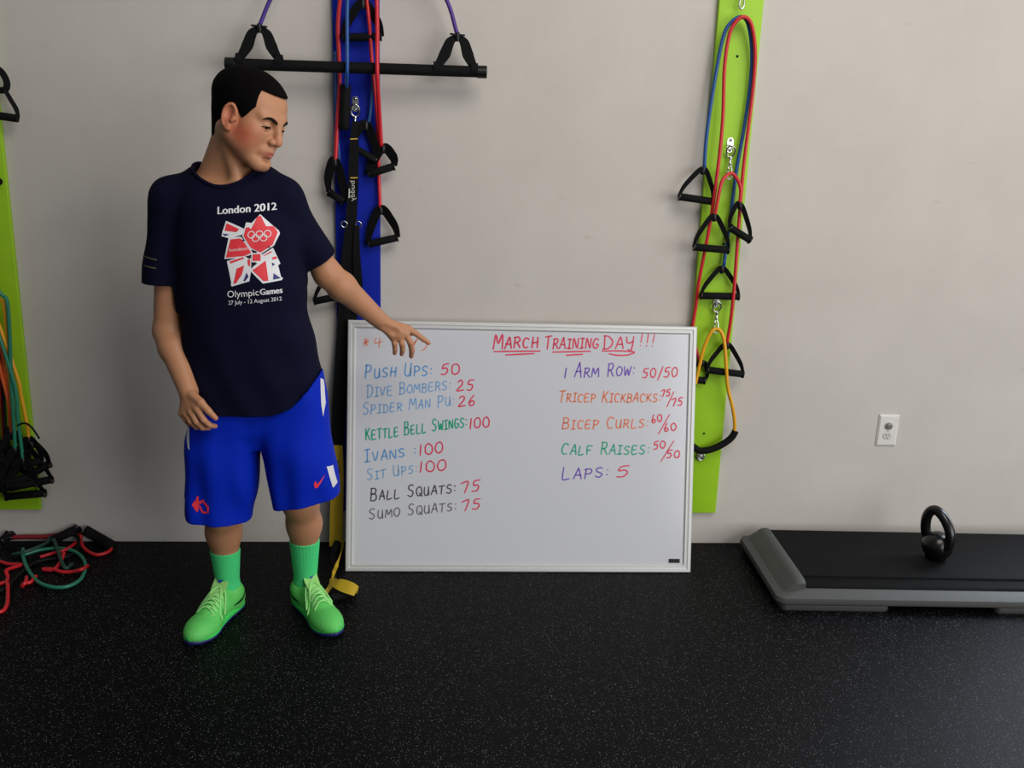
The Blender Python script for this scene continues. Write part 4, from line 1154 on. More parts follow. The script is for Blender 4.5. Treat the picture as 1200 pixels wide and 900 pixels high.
# ---- sports shoes
M_UPPER = mat('green_knit_upper', (92, 200, 92), 0.6, noise=0.16, scale=150, bump=0.3, bscale=500)
M_MID = mat('bright_green_midsole', (66, 214, 92), 0.45)
M_OUT = mat('navy_outsole', (24, 30, 92), 0.5)
M_LACE = mat('pale_green_lace', (150, 222, 132), 0.7)
M_SW = mat('dark_green_trim', (22, 60, 34), 0.5)
def make_shoe(heel, toe, side):
    u = unit(toe - heel); v = np.cross(V(0, 0, 1), u); L_ = 0.292
    W = lambda a, b, c: heel + u * a + v * b + V(0, 0, c)
    Mx = np.stack([u, v, V(0, 0, 1)], 1)
    s = SDF()
    s.ell(W(.050, 0, .046), (.052, .0430, .058), .02, 'u', Mx)
    s.cone(W(.045, 0, .046), W(.165, 0, .040), .037, .036, .02)
    s.cone(W(.058, .016, .072), W(.058, -.016, .072), .028, .028, .02)
    s.ell(W(.212, -.003 * side, .026), (.079, .0485, .040), .02, 'u', Mx)
    s.cone(W(.105, 0, .076), W(.185, 0, .050), .027, .024, .02)
    s.ell(W(.056, 0, .128), (.046, .0320, .046), .008, 's', Mx)
    def post(P, d):
        q = (P - heel) @ Mx
        return np.maximum(d, 0.016 - P[:, 2])
    pv, pq = nets(s, np.minimum(heel, toe) - V(.08, .08, .02), np.maximum(heel, toe) + V(.08, .08, .14), 0.0026, post)
    pv = relax(pv, pq, 1, .4)
    up = link('shoe', np_mesh('shoe', pv, pq), M_UPPER, boy)
    up['label'] = 'green low-top sports shoe'
    bvh = BVHTree.FromPolygons([Vector(p) for p in pv], [tuple(map(int, q)) for q in pq])
    out = [(-.004, 0), (.004, .022), (.025, .035), (.06, .037), (.11, .034), (.16, .041), (.205, .048), (.245, .043), (.275, .026), (.288, .006)]
    full = [(a, b) for a, b in out] + [(a, -b) for a, b in out[::-1]][:-1]
    full = [(p[0], p[1]) for p in spline([V(a, b + (-.004 * side if a > .15 else 0), 0) for a, b in full], 4, closed=True)]
    def ringz(sc, z): 
        return [W(.142 + (a - .142) * sc[0], b * sc[1], z + (0.010 * max(0, (a - .21) / .08) ** 2 if z > 0.003 else 0.004 * max(0, (a - .23) / .06) ** 2)) for a, b in full]
    mb = MB(); loft(mb, [ringz((1.0, 1.0), .006), ringz((1.015, 1.03), .012), ringz((1.005, 1.01), .022), ringz((.97, .95), .027), ringz((.9, .8), .024)])
    mb.build('midsole', M_MID, up)
    mb = MB(); loft(mb, [ringz((.97, .94), .0002), ringz((1.01, 1.02), .002), ringz((1.01, 1.025), .0075), ringz((.98, .97), .0085)])
    mb.build('outsole', M_OUT, up)
    def on(a, b, lift=.0015):
        h = bvh.ray_cast(Vector(W(a, b, .25)), Vector((0, 0, -1)))
        return (np.array(h[0]) if h[0] else W(a, b, .07)) + V(0, 0, lift)
    # tongue
    mb = MB(); ribbon(mb, spline([W(.172, 0, .068), W(.135, 0, .094), W(.108, 0, .112), W(.092, 0, .128)], 5), [.034, .040, .046, .044], .007, W(0, 0, 1) - W(-0.6, 0, 0))
    tg = mb.build('tongue', mat('yellow_green_tongue', (148, 204, 112), 0.7), up, autosmooth=0.6)
    mb = MB(); c = W(.1005, 0, .1245); n = unit(u * 0.75 + V(0, 0, .66)); t2 = unit(np.cross(n, v))
    pts = [(-.011, -.002), (-.004, .005), (.004, .006), (.012, .002), (.006, -.003), (.003, -.008), (-.004, -.008), (-.003, -.002)]
    prism(mb, [c + n * .0046 + v * a + t2 * b for a, b in pts], n * .0012)
    mb.build('tongue_logo', mat('blue_logo', (20, 50, 140), 0.5), tg, smooth=False)
    # laces
    mb = MB()
    for k in range(5):
        a = .115 + k * .017
        w_ = .024 + k * .0015
        tube(mb, spline([on(a, -w_, .0005), on(a + .006, -w_ * .4, .004), on(a + .012, w_ * .4, .004), on(a + .017, w_, .0005)], 4), .0027, 7)
        tube(mb, spline([on(a, w_, .0005), on(a + .006, w_ * .4, .006), on(a + .012, -w_ * .4, .006), on(a + .017, -w_, .0005)], 4), .0027, 7)
    for sg, (dx, dv) in ((1, (.045, .042)), (-1, (.050, .040))):
        kn = on(.112, 0, .010)
        tip = W(.112 + dx, sg * (dv), .052)
        tube(mb, spline([kn, W(.118, sg * .022, .098), tip + V(0, 0, .008), tip + u * .006, W(.128, sg * .018, .088), kn + V(0, 0, .002)], 6), .0026, 7)
        tube(mb, spline([kn, W(.128, sg * .014, .104), W(.165, sg * .030, .066), W(.185, sg * .046, .040)], 6), .0024, 7)
    mb.build('laces', M_LACE, up)
    # side swoosh and heel loop
    for sg in (-1, 1):
        mb = MB(); n = 14; A = []; Bq = []
        for k in range(n + 1):
            t = k / n
            a = .020 + .075 * t; zc = .042 + .030 * (1 - t) ** 2.2 - 0.012 * (t < .2) * (0.2 - t)
            wd = .011 * math.sin(math.pi * min(1, t * 0.85 + .10)) + .0012
            for dz, lst in ((wd / 2, A), (-wd / 2, Bq)):
                h = bvh.ray_cast(Vector(W(a, sg * .12, zc + dz)), Vector(-v * sg))
                lst.append((np.array(h[0]) if h[0] else W(a, sg * .037, zc + dz)) + v * sg * .0012)
        mb.add(A + Bq, [(i, i + 1, n + 2 + i, n + 1 + i) for i in range(n)])
        mb.build('side_trim', M_SW, up, smooth=True)
    return up
make_shoe(HEELR, TOER, 1); make_shoe(HEELL, TOEL, -1)
# ================================================================== resistance bands and hooks
def pp(px, py, y): return at(px, py, y)
def handle(parent, apex, g0, g1, r=0.0125, strap_w=0.017, plug=True, name='handle', up=V(0, -1, 0), lens=False):
    """one D-shaped pull handle: foam grip g0-g1 with webbing legs up to the apex."""
    apex, g0, g1 = map(lambda v: np.asarray(v, float), (apex, g0, g1))
    e = unit(g1 - g0)
    mb = MB(); L_ = np.linalg.norm(g1 - g0)
    lathe(mb, [(0.0001, 0), (r * 0.92, 0.0), (r, 0.0015), (r, L_ - 0.0015), (r * 0.92, L_), (0.0001, L_)], g0, e, 18)
    grip = mb.build('grip', M_FOAM, parent, autosmooth=0.7)
    for g, s_ in ((g0, 1), (g1, -1)):
        mb = MB(); lathe(mb, [(0.0001, 0), (r * 1.18, 0), (r * 1.18, 0.004), (0.0001, 0.004)], g - e * 0.0035 * s_ - (e * 0.004 if s_ < 0 else 0), e, 18)
        mb.build('end_cap', M_PLAS, grip, autosmooth=0.7)
    mb = MB()
    for g, s_ in ((g0, -1), (g1, 1)):
        a = apex + e * s_ * 0.010
        b = g + e * s_ * 0.004
        m1 = a + (b - a) * 0.33 + e * s_ * 0.006; m2 = a + (b - a) * 0.66 + e * s_ * 0.008
        w_ = [strap_w * 0.55, strap_w, strap_w, strap_w * 0.55] if lens else [strap_w * 0.6, strap_w, strap_w * 0.9, strap_w * 0.55]
        ribbon(mb, spline([apex + V(0, 0, 0.004), a, m1, m2, b], 5), w_, 0.003, unit(unit(np.cross(np.cross(b - a, up), b - a)) + 0.5 * unit(np.cross(b - a, up))))
    mb.build('strap', M_WEB, parent, autosmooth=0.6)
    if plug:
        mb = MB(); d = unit((g0 + g1) / 2 - apex)
        lathe(mb, [(0.0001, -0.010), (0.0075, -0.010), (0.0088, -0.006), (0.0088, 0.010), (0.0065, 0.016), (0.0001, 0.017)], apex, d, 14)
        mb.build('plug', M_PLAS, parent, autosmooth=0.7)
def tube_part(parent, pts, m, r=0.0062, name='tube', n=8):
    mb = MB(); tube(mb, spline(pts, n), r, 10); return mb.build(name, m, parent)
def group_at(name, p, label, cat, group=None): return empty(name, p, label, cat, group)

def wall_hook(px, py, label, y=-0.021, clip_len=0.075, clip_dir=(0, -0.12, -1)):
    """screwed eye plate with a ring and a snap hook hanging from it."""
    c = pp(px, py, y)
    t = empty('snap_hook', c, label, 'hook', 'snap hooks on the wall boards')
    mb = MB()
    pts = [(0.0105 * math.cos(a), 0.0105 * math.sin(a) + (0.014 if math.sin(a) > 0 else -0.014)) for a in np.linspace(0, 2 * math.pi, 24, endpoint=False)]
    prism(mb, [V(c[0] + x, y + 0.0005, c[2] + z) for x, z in pts], (0, -0.003, 0)); mb.build('eye_plate', M_STEEL, t, autosmooth=0.5)
    for dz in (0.017, -0.017):
        mb = MB(); lathe(mb, [(0.0001, 0), (0.006, 0), (0.0052, 0.003), (0.0001, 0.0042)], (c[0], y - 0.0025, c[2] + dz), (0, -1, 0), 12)
        mb.build('screw', M_STEEL, t)
    mb = MB(); rc = c + V(0, -0.012, -0.016)
    tube(mb, [rc + V(0.0145 * math.cos(a), -0.006 * math.sin(a) - 0.003, 0.019 * math.sin(a) - 0.004) for a in np.linspace(0, 2 * math.pi, 28, endpoint=False)], 0.0032, 8, closed=True)
    mb.build('ring', M_STEEL, t)
    d = unit(clip_dir); c0 = rc + V(0, -0.006, -0.022); S = V(1, 0, 0)
    mb = MB(); lathe(mb, [(0.0001, 0), (0.0065, 0.0), (0.0072, 0.003), (0.0045, 0.008), (0.0045, 0.018), (0.0068, 0.022), (0.0045, 0.026)], c0, d, 14)
    k0 = c0 + d * 0.024
    L_ = clip_len - 0.024
    tube(mb, spline([k0, k0 + d * L_ * .35 + S * .006, k0 + d * L_ * .8 + S * .0075, k0 + d * L_, k0 + d * L_ * .85 - S * .0075, k0 + d * L_ * .45 - S * .006], 6), .0032, 8)
    mb.build('clip', M_STEEL, t)
    mb = MB(); tube(mb, [k0 + d * L_ * .05 - S * .004, k0 + d * L_ * .5 - S * .0058], .0026, 8); mb.build('gate', M_STEEL, t)
    return t, k0 + d * (L_ - 0.004)

GB = 'resistance bands hanging on the right board'
# ---- right lime board
top_hook, _ = wall_hook(870, -32, 'steel snap hook at the top of the right green board')
mid_hook, _ = wall_hook(855.5, 170, 'steel snap hook halfway down the right green board, over a red band')
low_hook, _ = wall_hook(839.5, 352, 'steel snap hook low on the right green board, over the yellow band')
t = group_at('resistance_band', pp(862, 120, -0.05), 'blue tube band doubled over the top hook on the right green board', 'resistance band', GB)
tube_part(t, [pp(825.5, 197, -.050), pp(828, 160, -.050), pp(838, 92, -.048), pp(848, 42, -.05), pp(858, 25, -.052), pp(870, 20, -.054), pp(877, 30, -.050), pp(881, 60, -.040), pp(879, 100, -.036), pp(872, 150, -.035), pp(863, 200, -.035), pp(856, 255, -.036), pp(848, 313, -.040)], M_BLUE)
handle(t, pp(824, 199, -.05), pp(796.5, 230.5, -.052), pp(834, 236, -.050))
handle(t, pp(846, 315, -.042), pp(822, 346.5, -.044), pp(865, 347.5, -.044))
t = group_at('resistance_band', pp(862, 120, -0.06), 'long red tube band from the top hook past the whiteboard corner', 'resistance band', GB)
tube_part(t, [pp(822, 430, -.034), pp(812, 392, -.0275), pp(816, 355, -.030), pp(819, 330, -.040), pp(832, 262, -.060), pp(841, 200, -.066), pp(847, 140, -.062), pp(849, 80, -.060), pp(855, 40, -.062), pp(864, 24, -.066), pp(873, 20, -.068), pp(881, 30, -.064), pp(885, 60, -.055), pp(883, 100, -.050), pp(877, 150, -.050), pp(871, 200, -.052), pp(866, 260, -.052), pp(861, 330, -.058), pp(857, 370, -.058), pp(852, 402, -.050)], M_RED)
handle(t, pp(823, 425, -.036), pp(799, 444, -.036), pp(825, 446, -.036))
handle(t, pp(852, 404, -.048), pp(829.5, 433.5, -.050), pp(870, 438.5, -.048))
t = group_at('resistance_band', pp(857, 205, -0.07), 'short red tube band looped over the middle hook on the right green board', 'resistance band', GB)
tube_part(t, [pp(838, 252, -.078), pp(841, 235, -.080), pp(846, 213, -.078), pp(856, 203, -.066), pp(864, 210, -.070), pp(868, 222, -.072), pp(867, 238, -.074)], M_RED)
handle(t, pp(837, 254, -.078), pp(814, 289.5, -.078), pp(853, 293, -.078))
handle(t, pp(867, 240, -.074), pp(856, 267, -.076), pp(878.5, 281, -.074))
t = group_at('resistance_band', pp(839, 386, -0.06), 'yellow tube band hanging from the lowest hook on the right green board', 'resistance band', GB)
tube_part(t, [pp(815, 450, -.050), pp(818, 436, -.052), pp(825, 408, -.056), pp(833, 390, -.058), pp(839, 385.5, -.058), pp(845, 389, -.062), pp(849, 402, -.068), pp(851, 430, -.070), pp(853, 455, -.066), pp(859, 480, -.060), pp(861, 497, -.056), pp(860.5, 506, -.054)], M_YEL)
mb = MB(); tube(mb, spline([pp(862, 505, -.054), pp(857, 513, -.054), pp(846, 521, -.052), pp(832, 527, -.05), pp(820, 528, -.048), pp(812, 523, -.046)], 6), 0.0125, 14); mb.build('grip', M_FOAM, t)
t = empty('eye_plate', pp(821, 535, -.021), 'round steel eye plate near the foot of the right green board', 'hook', 'snap hooks on the wall boards')
c = pp(820.5, 535, -.021); mb = MB(); lathe(mb, [(.0001, 0), (.0165, 0), (.0165, .003), (.009, .004), (.008, .007), (.0001, .008)], c + V(0, .0008, 0), (0, -1, 0), 20); mb.build('plate', M_STEEL, t, autosmooth=.6)
mb = MB(); tube(mb, [c + V(.012 * math.cos(a), -.012, .014 * math.sin(a) + .004) for a in np.linspace(0, 2 * math.pi, 20, endpoint=False)], .003, 8, closed=True); mb.build('ring', M_STEEL, t)

# ---- blue board
GBB = 'resistance bands hanging on the blue board'
blue_hook, _ = wall_hook(416.5, 122, 'steel snap hook on the blue board, beside the black foam grip')
t = group_at('resistance_band', pp(420, -60, -0.05), 'red tube band down both edges of the blue board', 'resistance band', GBB)
tube_part(t, [pp(393, 192, -.045), pp(395, 150, -.044), pp(398, 100, -.044), pp(397, 60, -.044), pp(396, 30, -.046), pp(400, -10, -.048), pp(410, -60, -.05), pp(422, -72, -.05), pp(436, -60, -.05), pp(441, -10, -.048), pp(442, 30, -.080), pp(442, 60, -.112), pp(442, 79, -.123), pp(442.5, 98, -.114), pp(445, 140, -.066), pp(447, 172, -.046)], M_RED, 0.0068)
handle(t, pp(392.5, 190, -.046), pp(386.5, 226, -.040), pp(402, 236, -.052), lens=True, strap_w=.032)
handle(t, pp(449, 174, -.046), pp(433, 204, -.048), pp(461, 195, -.046), lens=True, strap_w=.034)
t = group_at('resistance_band', pp(430, -50, -0.06), 'inner red tube band on the blue board ending in the lowest handle', 'resistance band', GBB)
tube_part(t, [pp(429, -30, -.052), pp(430, 0, -.052), pp(433, 30, -.055), pp(436, 75, -.056), pp(440, 110, -.048), pp(443, 160, -.034), pp(444, 205, -.034), pp(445.5, 244, -.040)], M_RED, 0.0060)
handle(t, pp(446, 246, -.042), pp(433, 286, -.044), pp(465, 278.5, -.042), strap_w=.032)
t = group_at('resistance_band', pp(407, -50, -0.06), 'blue tube band with black foam grip and triangular handle on the blue board', 'resistance band', GBB)
tube_part(t, [pp(409, -30, -.064), pp(407, 10, -.075), pp(407, 55, -.108), pp(407, 75, -.122), pp(406.5, 90, -.112), pp(406, 104, -.066)], M_BLUE, 0.0060)
mb = MB(); tube(mb, spline([pp(405.5, 99, -.062), pp(404.5, 125, -.060), pp(403.5, 152, -.056)], 5), 0.0165, 16); mb.build('grip', M_FOAM, t)
tube_part(t, [pp(393, 60, -.034), pp(393.5, 100, -.034), pp(395, 150, -.032), pp(398, 190, -.032)], M_BLUE, 0.0055)
tube_part(t, [pp(437, 80, -.034), pp(434, 130, -.034), pp(430, 150, -.036)], M_BLUE, 0.0055)
handle(t, pp(429, 147, -.044), pp(414, 172, -.052), pp(440, 188, -.050), r=.0115, strap_w=.032)
t = group_at('pull_handle', pp(426, 40, -0.06), 'black strap handle high on the blue board just above the hanging bar', 'handle', GBB)
handle(t, pp(425, 4, -.050), pp(403, 44, -.050), pp(446, 43, -.050), lens=True, strap_w=.030)
t = group_at('pull_handle', pp(380, 350, -0.045), 'black strap handle low beside the blue board, just under the boy\'s forearm', 'handle', GBB)
handle(t, pp(391, 316, -.042), pp(369, 353, -.042), pp(404, 346, -.042))
# ---- padded exercise bar on purple bands
bar = empty('exercise_bar', pp(417, 78, -0.085), 'long black padded bar hung across the blue board on purple bands', 'exercise bar')
yb = -0.095
A, B = pp(264, 74.5, yb), pp(570.5, 84.5, yb); e = unit(B - A); L_ = np.linalg.norm(B - A)
mb = MB(); lathe(mb, [(.0001, .02), (.0175, .02), (.0175, L_ - .02), (.0001, L_ - .02)], A, e, 24); mb.build('bar', M_FOAM, bar, autosmooth=.7)
for a in (0.0, L_ - .032):
    mb = MB(); lathe(mb, [(.0001, 0), (.0185, 0), (.0198, .0015), (.0198, .0305), (.0185, .032), (.0001, .032)], A + e * a, e, 24); mb.build('end_cap', M_PLAS, bar, autosmooth=.7)
TOPB = pp(417, -140, -.075)
for (ax_, ay), legs in (((304, 33), ((281, 70), (327, 72))), ((536, 43), ((512, 80), (556, 82)))):
    ap = pp(ax_, ay, yb + .004)
    for lx, ly in legs:
        b = pp(lx, ly, yb); mb = MB()
        ribbon(mb, spline([ap + V(0, 0, .003), ap + (b - ap) * .18 + e * (.012 if lx > ax_ else -.012), ap + (b - ap) * .55 + e * (.004 if lx > ax_ else -.004), b + V(0, 0, .004)], 6), [.012, .030, .036, .022], .004, V(0, -1, 0.15))
        tube(mb, [b + V(.0, .0215 * math.cos(t_), .0215 * math.sin(t_)) for t_ in np.linspace(0, 2 * math.pi, 20, endpoint=False)], .0022, 8, closed=True, r2=.012, up=V(1, 0, 0)) if False else None
        ring = [b + V(0, 0.0205 * math.cos(t_), 0.0205 * math.sin(t_)) for t_ in np.linspace(0, 2 * math.pi, 24, endpoint=False)]
        n_ = len(ring); vs = []; fs = []
        for p in ring:
            o_ = unit((p - b) * V(0, 1, 1))
            for s_, q in ((-1, 0), (1, 0), (1, .0025), (-1, .0025)): vs.append(p - o_ * .002 + e * s_ * .011 + o_ * q)
        for i in range(n_):
            j = (i + 1) % n_
            for k in range(4): fs.append((i * 4 + k, i * 4 + (k + 1) % 4, j * 4 + (k + 1) % 4, j * 4 + k))
        mb.add(vs, fs); mb.build('strap', M_WEB, bar, autosmooth=.6)
    mb = MB(); lathe(mb, [(.0001, -.014), (.006, -.014), (.009, -.008), (.009, .004), (.007, .014), (.0001, .015)], ap, (0, 0, -1), 14)
    prism(mb, [ap + V(x, -.008, z) for x, z in ((-.024, .004), (.024, .002), (.024, .007), (-.024, .010))], (0, .014, 0)); mb.build('clamp', M_PLAS, bar, autosmooth=.6)
    s_ = 1 if ax_ > 417 else -1
    tube_part(bar, [ap + V(0, 0, .006), pp(417 + s_ * (98 if s_ < 0 else 104), -5, yb + .004), pp(417 + s_ * 60, -75, -.088), TOPB + V(s_ * .008, 0, 0)], M_PURP, .0066)
mb = MB(); lathe(mb, [(.0001, 0), (.016, 0), (.016, .004), (.008, .006), (.006, .05), (.010, .052), (.010, .062), (.0001, .064)], (TOPB[0], -.0195, TOPB[2] + .012), (0, -1, 0), 16)
o = mb.build('hook_peg', M_STEEL, None, autosmooth=.6); tag(o, 'steel peg high on the blue board that carries the purple bands', 'hook', 'snap hooks on the wall boards')

# ---- suspension trainer: black straps above, yellow straps and cradles below
st = empty('suspension_trainer', pp(405, 400, -0.05), 'black and yellow suspension trainer hanging down the blue board to the floor', 'suspension trainer')
M_YWEB = mat('yellow_webbing', (186, 152, 18), 0.7, bump=.3, bscale=700, noise=.08, scale=60)
yS = -.062
mb = MB(); ribbon(mb, spline([pp(416, 142, yS), pp(415, 170, yS - .004), pp(414, 210, yS), pp(412, 250, yS), pp(411, 264, yS)], 6), [.020, .030, .034, .036, .036], .006, V(0, -1, 0)); o = mb.build('anchor_strap', M_WEB, st, autosmooth=.6)
for py in (163, 208.5):
    mb = MB(); a, b = pp(410.5, py, yS - .0075), pp(419, py - .3, yS - .0075); ribbon(mb, [a, b], .0035, .0012, V(0, -1, 0)); mb.build('stitching', mat('gold_thread', (206, 170, 70), .6), o, smooth=False)
for px in (403.5, 420):
    c = pp(px, 263, yS - .004); mb = MB(); tube(mb, [c + V(.0095 * math.cos(a), -.002 * math.sin(a), .0105 * math.sin(a)) for a in np.linspace(0, 2 * math.pi, 24, endpoint=False)], .0024, 8, closed=True); mb.build('ring', M_STEEL, st)
mb = MB(); ribbon(mb, spline([pp(411, 258, yS), pp(409, 300, -.054), pp(408, 340, -.036), pp(407, 372, -.027), pp(402, 430, -.030), pp(397, 480, -.042), pp(395, 528, -.062)], 6), [.030, .050, .064, .066, .058, .048, .042], .006, V(0, -1, 0)); mb.build('main_strap', M_WEB, st, autosmooth=.6)
mb = MB(); ribbon(mb, spline([pp(418, 264, yS - .004), pp(418, 300, -.062), pp(420, 340, -.044), pp(418, 368, -.033)], 6), [.016, .024, .030, .030], .005, V(0, -1, 0)); mb.build('main_strap', M_WEB, st, autosmooth=.6)
mb = MB(); ribbon(mb, spline([pp(396.5, 522, -.070), pp(396, 560, -.083), pp(394.5, 600, -.095), pp(394, 640, -.11)], 6), [.030, .042, .046, .048], .006, V(0, -1, .1)); ys_ = mb.build('yellow_strap', M_YWEB, st, autosmooth=.6); ys_['label'] = 'yellow lower strap'
def spaced(px, py, y):
    q = at(px, py, y); return q
# letters on the yellow strap, read sideways
cu_p = text_polys('TRX', 0, 0, 1, 0, .55, lambda a, b: (a, b))
mb = MB(); z0 = at(395, 553, -.0905); 
for q in cu_p:
    mb.add([V(z0[0] - .012 - p[1] * .030 * 1.0 + .006, z0[1] + (-.0035), z0[2] + p[0] * .055 - .005) for p in q], [tuple(range(len(q)))])
mb.build('lettering', mat('black_print', (26, 24, 16), .7), ys_, smooth=False)
cu_p = text_polys('buddy', 0, 0, 1, 0, .34, lambda a, b: (a, b))
mb = MB(); z0 = at(416, 212, yS - .0068)
for q in cu_p:
    mb.add([V(z0[0] + p[1] * .046 - .0015, z0[1], z0[2] - p[0] * .066) for p in q], [tuple(range(len(q)))])
mb.build('lettering', mat('silver_print', (196, 194, 188), .6), o, smooth=False)
mb = MB(); a, b = pp(409.5, 221, yS - .0068), pp(409, 232, yS - .0068)
ribbon(mb, [a, b], .004, .0006, V(0, -1, 0)); mb.build('lettering_line', mat('silver_print', (196, 194, 188), .6), o, smooth=False)
# lower loop, rubber grip and foot cradles on the floor
mb = MB(); tube(mb, spline([pp(396, 636, -.125), pp(392, 645, -.150), pp(389, 660, -.165), pp(389, 668, -.160)], 6), .0145, 14); mb.build('grip', M_FOAM, st)
fl = lambda px, py, z: atz(px, py, z)
mb = MB(); ribbon(mb, spline([pp(400, 632, -.112), pp(400.5, 644, -.140), fl(396, 659, .060), fl(391, 671, .030), fl(389, 681, .022)], 6), .016, .003, V(.7, -.7, 0)); mb.build('side_strap', M_YWEB, st, autosmooth=.6)
mb = MB(); ribbon(mb, spline([fl(389, 679, .024), fl(387, 687, .018), fl(382, 694, .010), fl(374, 701, .004)], 6), .014, .003, V(.5, -.6, .6)); mb.build('side_strap', M_YWEB, st, autosmooth=.6)
mb = MB(); ribbon(mb, spline([fl(389, 679, .026), fl(394, 683, .050), fl(404, 687, .050), fl(412, 690, .045), fl(417.5, 693, .036)], 6), [.018, .034, .042, .040, .034], .004, V(.1, -.75, .65)); o = mb.build('foot_cradle', M_YWEB, st, autosmooth=.6); o['label'] = 'yellow foot cradle loop on the floor'
mb = MB(); ribbon(mb, spline([fl(416, 688, .046), fl(418.5, 691, .028), fl(417.5, 695.5, .012)], 6), .012, .003, V(1, -.3, 0)); mb.build('side_strap', M_YWEB, st, autosmooth=.6)
mb = MB(); tube(mb, [fl(388, 700.5, .0135), fl(416, 694.5, .0135)], .0125, 14); mb.build('grip', M_FOAM, st, autosmooth=.7)

# ---- left lime board
GL = 'resistance bands bunched on the left board'
t = group_at('pull_handle', pp(2, 120, -.05), 'black strap handle high at the left edge of the picture', 'handle')
mb = MB(); ribbon(mb, spline([pp(-6, 78, -.05), pp(3, 86, -.052), pp(8, 97, -.052), pp(6, 105, -.052), pp(-4, 106, -.05)], 6), .020, .005, V(.3, -1, 0)); mb.build('strap', M_WEB, t, autosmooth=.6)
mb = MB(); ribbon(mb, spline([pp(5, 104, -.052), pp(12, 116, -.054), pp(19, 128, -.056), pp(21.5, 138, -.056)], 6), [.012, .014, .014, .010], .004, V(.6, -1, 0)); mb.build('strap', M_WEB, t, autosmooth=.6)
a, b = pp(-26, 132, -.056), pp(21, 139, -.056); L_ = np.linalg.norm(b - a)
mb = MB(); lathe(mb, [(.0001, 0), (.0125, 0), (.0125, L_), (.0001, L_)], a, b - a, 18); mb.build('grip', M_FOAM, t, autosmooth=.7)
t = group_at('pull_handle', pp(0, 212, -.04), 'small black strap end just showing at the left edge', 'handle')
mb = MB(); tube(mb, spline([pp(-14, 206, -.04), pp(-4, 209, -.042), pp(1, 213, -.042), pp(-5, 217, -.04), pp(-14, 218, -.04)], 5), .0065, 10); mb.build('strap', M_WEB, t)
peg = pp(-30, 300, -.06)
mb = MB(); lathe(mb, [(.0001, 0), (.016, 0), (.016, .004), (.008, .006), (.006, .085), (.011, .087), (.011, .096), (.0001, .098)], (peg[0], -.0195, peg[2]), (0, -1, 0), 16)
tag(mb.build('hook_peg', M_STEEL, None, autosmooth=.6), 'steel peg on the left green board that carries the bunch of bands', 'hook', 'snap hooks on the wall boards')
bunch = [
 (M_GREEN, 'green tube band at the front of the bunch', [(0, 343), (8, 352), (11, 385), (13, 440), (16, 490), (18, 528)], [(14, 440), (21, 490), (27, 540)], -.098, ((18, 528), (2, 566), (34, 560))),
 (M_YEL, 'yellow tube band at the right of the bunch on the left board', [(-4, 346), (4, 356), (8, 390), (11, 440), (14, 470)], [(17, 432), (25, 465), (32, 500), (34, 515)], -.082, ((37, 520), (36, 556), (57, 544))),
 (M_ORANGE, 'orange tube band at the left of the bunch on the left board', [(-8, 372), (0, 400), (5, 430), (10, 462), (12, 500)], [(-8, 395), (2, 440), (10, 472), (14, 510)], -.070, ((12, 505), (14, 571), (60, 562))),
 (M_BLACK, 'black tube band behind the others in the bunch on the left board', [(-12, 372), (-2, 410), (3, 450), (6, 500), (8, 540)], [(-14, 400), (-6, 460), (-2, 510), (0, 545)], -.052, ((8, 540), (8, 582), (52, 578))),
 (M_RED, 'dark red tube band deepest in the bunch on the left board', [(-10, 390), (0, 450), (3, 480), (5, 520)], [(-16, 420), (-8, 470), (-4, 520)], -.040, ((4, 520), (-18, 556), (18, 552)))]
for m, lab, t1, t2, y, h in bunch:
    t = group_at('resistance_band', (peg[0], y, peg[2]), lab + (' on the left board' if 'left board' not in lab else ''), 'resistance band', GL)
    tube_part(t, [peg + V(-.008, y - peg[1], .012), peg + V(.015, y - peg[1], .0)] + [pp(*q, y) for q in t1], m, .0062)
    tube_part(t, [peg + V(.006, y - peg[1], .014)] + [pp(*q, y - .004) for q in t2], m, .0062)
    handle(t, pp(*h[0], y), pp(*h[1], y - .004), pp(*h[2], y - .004), r=.0135, strap_w=.028, lens=True)
    mb = MB(); ap = pp(*t2[-1], y - .004); g0 = pp(t2[-1][0] - 16, t2[-1][1] + 30, y - .012); g1 = pp(t2[-1][0] + 14, t2[-1][1] + 26, y - .010)
    handle(t, ap, g0, g1, r=.0135, strap_w=.026, lens=True)
mb = MB(); tube(mb, spline([pp(20, 499, -.105), pp(27, 496, -.108), pp(34, 498, -.112), pp(41, 506, -.112), pp(46, 514, -.108)], 6), .0035, 8)
tag(mb.build('cord_loop', M_BLACK, None), 'thin black cord loop over the front of the bunch on the left board', 'cord')

# ---- pile on the floor at the left
GF = 'resistance bands lying on the floor'
def lay(x, y, z):
    q = atz(x, y, z)
    return q if q[1] < -0.02 else at(x, y, -0.02)
def floor_band(label, pts, m, r=.0062, closed=False, name='resistance_band'):
    P_ = [lay(x, y, z) for x, y, z in pts]
    t = empty(name, P_[0] * V(1, 1, 0), label, 'resistance band', GF)
    mb = MB(); tube(mb, spline(P_, 8, closed), r, 10, closed); mb.build('tube', m, t)
    return t
z1 = .0068
t = floor_band('green tube loop lying on top of the red bands on the floor', [(28, 650, .012), (50, 644, .016), (75, 643, .016), (92, 649, .012), (100, 662, .008), (95, 678, .007), (80, 687, .007), (62, 688, .007), (45, 682, .008), (33, 668, .010), (27, 652, .012), (27, 643, .016)], M_GREEN)
t = floor_band('red tube band with a long black grip at the right of the floor pile', [(94, 632, .020), (97, 640, .012), (103, 646, .008), (112, 650, z1), (121, 649, z1), (129, 645, .010), (131, 639, .020)], M_RED)
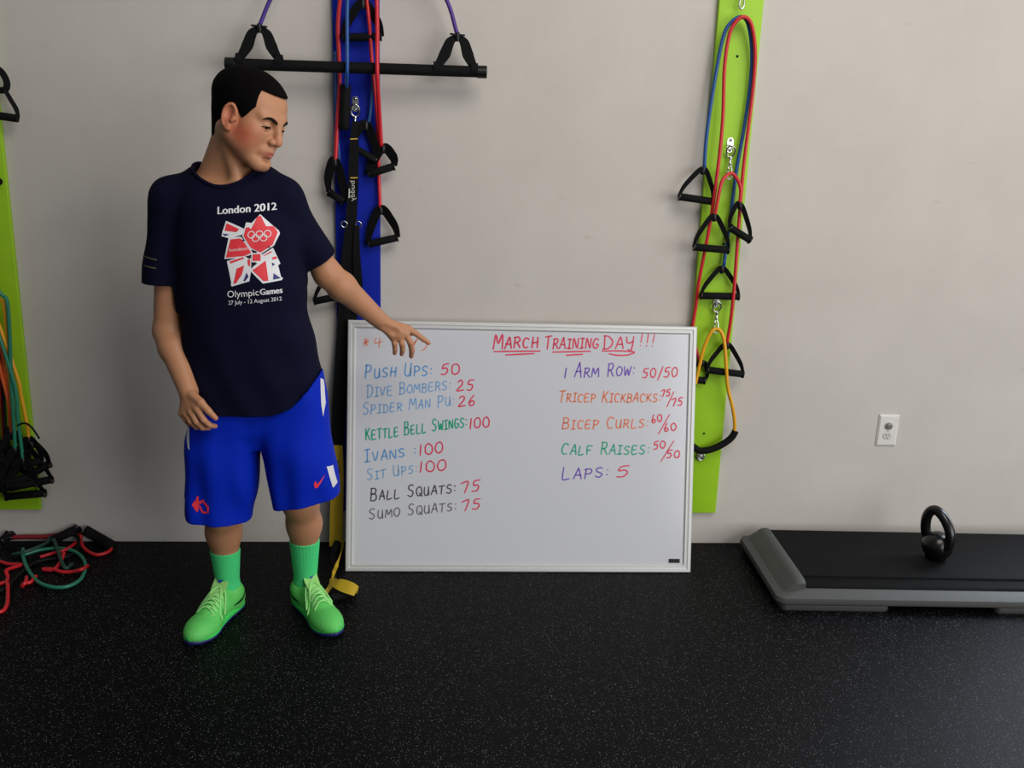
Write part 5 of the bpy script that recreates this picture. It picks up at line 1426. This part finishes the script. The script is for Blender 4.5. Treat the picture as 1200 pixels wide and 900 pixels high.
mb = MB(); tube(mb, spline([lay(99, 621, .030), lay(115, 630, .026), lay(132, 640, .022)], 5), .0190, 16); mb.build('grip', M_FOAM, t)
t = floor_band('red tube band tangled in the middle of the floor pile', [(47, 653, .008), (60, 649, .010), (75, 645, .020), (88, 637, .012), (95, 630, .010), (92, 625, .012), (85, 626, .02)], M_RED)
handle(t, lay(86, 626, .03), lay(64, 632, .024), lay(90, 620, .034), r=.016, strap_w=.03, lens=True, up=V(0, -.3, 1))
t = floor_band('red tube band with a crooked end under the green loop', [(75, 648, .024), (72, 656, .016), (66, 665, .009), (60, 668, z1), (50, 667, z1), (62, 667, .010), (72, 670, z1), (85, 670, z1), (96, 667, .020), (103, 663, .007)], M_RED)
t = floor_band('red tube band sweeping in from the left edge across the floor pile', [(-20, 652, z1), (0, 658, z1), (10, 661, z1), (25, 662, z1), (8, 668, .019), (9, 676, z1), (6, 683, z1), (-10, 686, z1)], M_RED)
t = floor_band('red tube band bending down to the front at the left edge', [(-14, 686, z1), (0, 684, .009), (8, 683, .012), (9, 695, z1), (8, 708, z1), (3, 716, z1), (-10, 719, z1)], M_RED)
t = floor_band('dark red tube band along the wall behind the pile', [(14, 630, .012), (30, 629, .012), (48, 629, .012), (60, 628, .012), (66, 627, .014)], mat('dark_red_tube', (128, 24, 32), .45), .0085)
handle(t, lay(14, 630, .02), lay(2, 634, .02), lay(10, 626, .03), r=.014, strap_w=.026, lens=True, up=V(0, -.3, 1))
t = floor_band('red tube scrap curling in front of the green loop', [(42, 675, z1), (36, 682, z1), (28, 684, z1), (26, 687, z1), (30, 682, .019), (31, 676, z1)], M_RED)
t = floor_band('black tube band lying behind the red ones in the floor pile', [(60, 640, z1), (68, 633, .015), (78, 622, .045), (84, 620, .05), (90, 626, .03), (92, 640, .012), (80, 652, z1), (40, 660, z1), (5, 690, z1), (-12, 692, z1)], M_BLACK)
t = floor_band('dull green tube band half hidden at the back of the floor pile', [(15, 650, z1), (28, 647, .021), (45, 641, .024), (55, 636, .02), (62, 630, .03), (75, 664, .02), (85, 661, z1)], mat('dull_green_tube', (30, 66, 52), .5))
